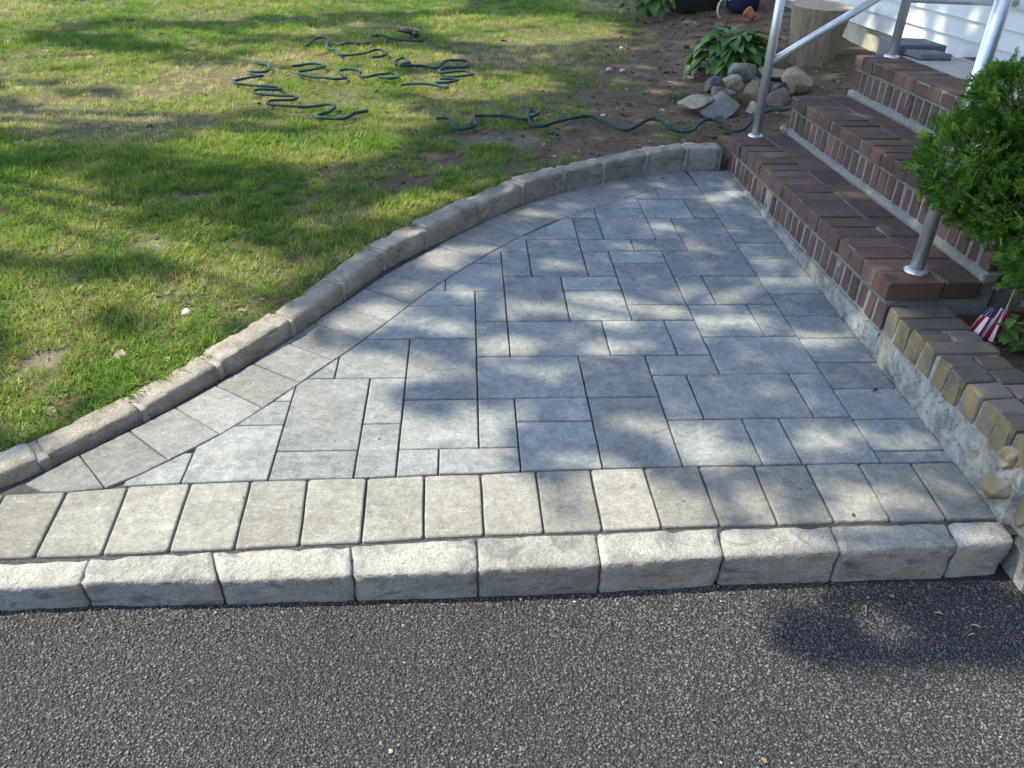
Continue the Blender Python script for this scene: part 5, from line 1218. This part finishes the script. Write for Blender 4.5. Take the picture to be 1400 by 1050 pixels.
# litter on dirt and lawn
def chip(name, seed, L, W):
    rr = random.Random(seed); k = 6
    V = [(math.cos(6.283*i/k) * L * rr.uniform(.6, 1), math.sin(6.283*i/k) * W * rr.uniform(.6, 1), rr.uniform(0, .25) * W) for i in range(k)]
    me_ = mesh(name, V + [(v[0]*.9, v[1]*.9, v[2] - .12 * W) for v in V], [tuple(range(k)), tuple(range(2*k-1, k-1, -1))] + [(i, i + k, (i+1) % k + k, (i+1) % k) for i in range(k)])
    fattr(me_, 'bladevar', [.5] * (2*k)); me_.materials.append(M_LITTER); return me_
CH = [chip('chip', 1, 1, .5), chip('chip', 2, 1, .8), chip('chip', 3, 1, .12), chip('chip', 4, 1, .06)]
n = 26000
lx = RNG.uniform(-3.5, 2.6, n); ly = RNG.uniform(1.4, 8.5, n); d = dirt_at(lx, ly)
k = ~inpoly(lx, ly, EXCL) & (RNG.random(n) < .12 + .88 * d) & ~((lx > 1.3) & (ly < 4.15))
lx, ly = lx[k], ly[k]; n = lx.size
tn = np.clip(RNG.beta(1.6, 2.2, n), 0, .95); tn[RNG.random(n) < .006] = 1
l_o = scatter('leaf_litter', np.stack([lx, ly, lawn_z(lx, ly) - .012 * dirt_at(lx, ly) + .003], 1), np.stack([RNG.normal(0, .3, n), RNG.normal(0, .3, n), RNG.uniform(0, 6.28, n)], 1), np.clip(RNG.gamma(3, .0045, n), .004, .04), tn, CH, RNG.integers(0, 4, n))
tag(l_o, 'dry leaf and wood bits scattered on the dirt', 'litter')
n = 500
lx = RNG.uniform(1.62, 2.6, n); ly = RNG.uniform(1.47, 2.18, n)
l_o = scatter('bed_mulch', np.stack([lx, ly, .145 + .02 * RNG.random(n)], 1), np.stack([RNG.normal(0, .4, n), RNG.normal(0, .4, n), RNG.uniform(0, 6.28, n)], 1), np.clip(RNG.gamma(3, .006, n), .006, .04), np.clip(RNG.beta(1.6, 3, n), 0, .9), CH, RNG.integers(0, 4, n))
tag(l_o, 'brown mulch in the planting bed', 'mulch')

# ================================================================== SHADE TREES (outside the picture; they throw the dappled shade)
SH = np.array(SUN_DIR)
rng = np.random.default_rng(77)
def lit_mask(x, y):
    """true where the crowns leave a gap for the sun"""
    x0_, y0_ = x, y
    x = x + .16 * (fbm(x, y, 5.5, 71) - .5); y = y + .20 * (fbm(x0_, y, 5.5, 73) - .5)
    lit = np.zeros(x.shape, bool)
    for q in SUNGAPS: lit |= inpoly(x, y, q)
    for q in SHADE: lit &= ~inpoly(x, y, q)
    lit |= (y < 1.26) & (x > .6) & (fbm(x * .7, y * 1.4, 6.5, 69) > .64)
    on_lawn = ~inpoly(x, y, EXCL) & (x < 1.45)
    lw = np.zeros(x.shape, bool)
    for q in LAWNSUN: lw |= inpoly(x, y, q)
    lw |= (fbm(x * .8, y * 1.7, 1.2, 61, 3) > .59) & (x < .7)
    lit = np.where(on_lawn, lw, lit)
    lit |= (x < -3.2) & (fbm(x, y, .8, 63) > .52)
    lit |= (x > 2.95) & (fbm(x, y, 2.5, 67) > .60)
    lit |= (y < .85) & (fbm(x, y, .9, 65) > .25)
    return lit
def leaves(x0, x1, y0, y1, dens, size, hlo, hhi):
    n = int((x1 - x0) * (y1 - y0) * dens)
    x = rng.uniform(x0, x1, n); y = rng.uniform(y0, y1, n)
    k = ~lit_mask(x, y)
    x, y = x[k], y[k]; n = x.size
    h = rng.uniform(hlo, hhi, n)
    c = np.stack([x, y, np.zeros(n)], 1) + SH * (h / SH[2])[:, None]
    return c, np.full(n, size) * rng.uniform(.7, 1.25, n)
C1, S1 = leaves(-1.4, 3.2, .2, 4.4, 1000, .055, 4.2, 8.5)
C2, S2 = leaves(-7.0, 4.6, 4.4, 12.0, 300, .095, 6.0, 9.5)
C3, S3 = leaves(-7.0, -1.4, .2, 4.4, 340, .090, 6.0, 9.5)
C4, S4 = leaves(3.2, 4.8, 1.5, 4.4, 170, .130, 6.0, 9.0)
LC = np.vstack([C1, C2, C3, C4]); LS = np.concatenate([S1, S2, S3, S4])
TR = [((-7.8, 5.2), 'tall leafy shade tree rooted to the left of the patio'), ((-12.2, 9.2), 'broad leafy shade tree far to the left of the lawn'), ((-9.5, 14.5), 'tall leafy shade tree at the far end of the lawn')]
own = np.argmin(np.stack([np.hypot(LC[:, 0] - t[0][0], LC[:, 1] - t[0][1]) for t in TR]), 0)
M_BARK = mat_plain('tree_bark', (.10, .08, .062), .95, 0, .35, 14, .9, .2)
for ti, ((tx, ty), lab) in enumerate(TR):
    root = empty('shade_tree', (tx, ty, 0)); tag(root, lab, 'tree', 'shade trees around the lawn')
    c = LC[own == ti]; s = LS[own == ti]; n = len(c)
    nrm = SH[None, :] + rng.normal(size=(n, 3)) * .45; nrm /= np.linalg.norm(nrm, axis=1)[:, None]
    a = np.cross(nrm, rng.normal(size=(n, 3))); a /= np.linalg.norm(a, axis=1)[:, None]; b = np.cross(nrm, a)
    c0 = c - np.array([tx, ty, 0])
    P = np.stack([c0 - a * s[:, None], c0 - b * s[:, None] * .6 - nrm * s[:, None] * .1, c0 + a * s[:, None], c0 + b * s[:, None] * .6 - nrm * s[:, None] * .1], 1).reshape(-1, 3)
    F = np.arange(4 * n).reshape(-1, 4)
    me_ = mesh('crown', P, F.tolist()); fattr(me_, 'bladevar', np.repeat(rng.random(n), 4))
    link('crown', me_, M_CROWN, root)
    m = MB()
    m.tube([(0, 0, -.2), (.02, .03, 1.2), (-.05, .12, 3.0), (.02, .15, 4.5)], [.28, .20, .16, .10], 14)
    lb = MB()
    idx_ = rng.choice(n, 14, replace=False)
    for q in idx_:
        e = Vector(c0[q]); st2 = Vector((0, .1, rng.uniform(2.8, 4.4)))
        mid = st2.lerp(e, .5) + Vector((0, 0, .5))
        lb.tube(smooth_path([st2, mid, e], 4), list(np.linspace(.032, .006, 9)), 6, False)
    link('trunk', mesh('trunk', m.v, m.f), M_BARK, root, True)
    link('limb', mesh('limb', lb.v, lb.f), M_BARK, root, True)

# conifers added unseen behind the camera to block low sky and darken camera-facing sides
def conifer(x, y, h_, r_, lab, seed):
    root = empty('conifer', (x, y, -.1)); tag(root, lab, 'tree', 'unseen conifers added to block low sky')
    rg = np.random.default_rng(seed); n = 2600
    t = 1 - np.sqrt(rg.random(n)); z = .35 + t * (h_ - .35); an = rg.uniform(0, 6.283, n)
    rad = r_ * (1 - t) ** .8 * rg.uniform(.55, 1.05, n) * (1 + .15 * np.sin(an * 5 + z * 4)) + .03
    c = np.stack([rad * np.cos(an), rad * np.sin(an), z], 1)
    out = np.stack([np.cos(an), np.sin(an), -.35 * np.ones(n)], 1) + rg.normal(size=(n, 3)) * .3; out /= np.linalg.norm(out, axis=1)[:, None]
    sd = np.cross(out, rg.normal(size=(n, 3))); sd /= np.linalg.norm(sd, axis=1)[:, None]
    L_ = rg.uniform(.10, .22, n)[:, None]
    P = np.stack([c - out * L_ * .5, c + sd * L_ * .42, c + out * L_, c - sd * L_ * .42], 1).reshape(-1, 3)
    me_ = mesh('crown', P, np.arange(4 * n).reshape(-1, 4).tolist()); fattr(me_, 'bladevar', np.repeat(rg.random(n), 4))
    link('crown', me_, M_CROWN, root)
    m = MB(); m.tube([(0, 0, -.1), (0, 0, h_ * .5), (0, 0, h_ * .97)], [.11, .07, .01], 8); m.build('trunk', M_BARK, root, True)
CN = ['tall dense conifer', 'stocky dense conifer', 'slender conifer', 'broad full conifer', 'medium dense conifer', 'narrow tall conifer', 'wide low-branched conifer', 'young bushy conifer', 'tapering conifer']
for k in range(9):
    rr = random.Random(300 + k)
    conifer(-7.6 + 1.9 * k + rr.uniform(-.3, .3), -4.6 + rr.uniform(-.4, .4), rr.uniform(4.6, 6.0), rr.uniform(1.1, 1.35), CN[k] + ' added unseen across the driveway to block low sky, number %s from the lawn side' % ['one', 'two', 'three', 'four', 'five', 'six', 'seven', 'eight', 'nine'][k], 400 + k)

# grit, seeds and leaf bits blown onto the driveway and the paving
n = 420
lx = RNG.uniform(-1.5, 1.6, n); u_ = RNG.random(n)
ly = np.where(u_ < .45, 1.268 + .02 * lx - np.abs(RNG.normal(0, .05, n)), RNG.uniform(.5, 1.25, n))
lz = drive_z(lx) + .005
l_o = scatter('driveway_grit', np.stack([lx, ly, lz], 1), np.stack([RNG.normal(0, .3, n), RNG.normal(0, .3, n), RNG.uniform(0, 6.28, n)], 1), np.clip(RNG.gamma(2.5, .0013, n), .0012, .009), np.clip(RNG.beta(1.8, 1.8, n), 0, .9), CH, RNG.integers(0, 4, n))
tag(l_o, 'seeds, grit and leaf bits on the driveway', 'litter')
n = 260
lx = RNG.uniform(-1.1, 1.39, n); ly = RNG.uniform(1.40, 3.9, n)
k = inpoly(lx, ly, [(c.x + .03, c.y - .03) for c in CPATH] + [(1.40, 3.95), (1.40, 1.38), (-1.2, 1.38)])
e_ = RNG.random(n) < .5; lx = np.where(e_ & (lx > .6), 1.40 - np.abs(RNG.normal(0, .02, n)), lx)
lx, ly = lx[k], ly[k]; n = lx.size
l_o = scatter('paving_grit', np.stack([lx, ly, np.full(n, .0025)], 1), np.stack([RNG.normal(0, .2, n), RNG.normal(0, .2, n), RNG.uniform(0, 6.28, n)], 1), np.clip(RNG.gamma(2.2, .0010, n), .001, .007), np.clip(RNG.beta(1.4, 2.2, n), 0, .9), CH, RNG.integers(0, 4, n))
tag(l_o, 'crumbs of soil and leaf on the pavers', 'litter')
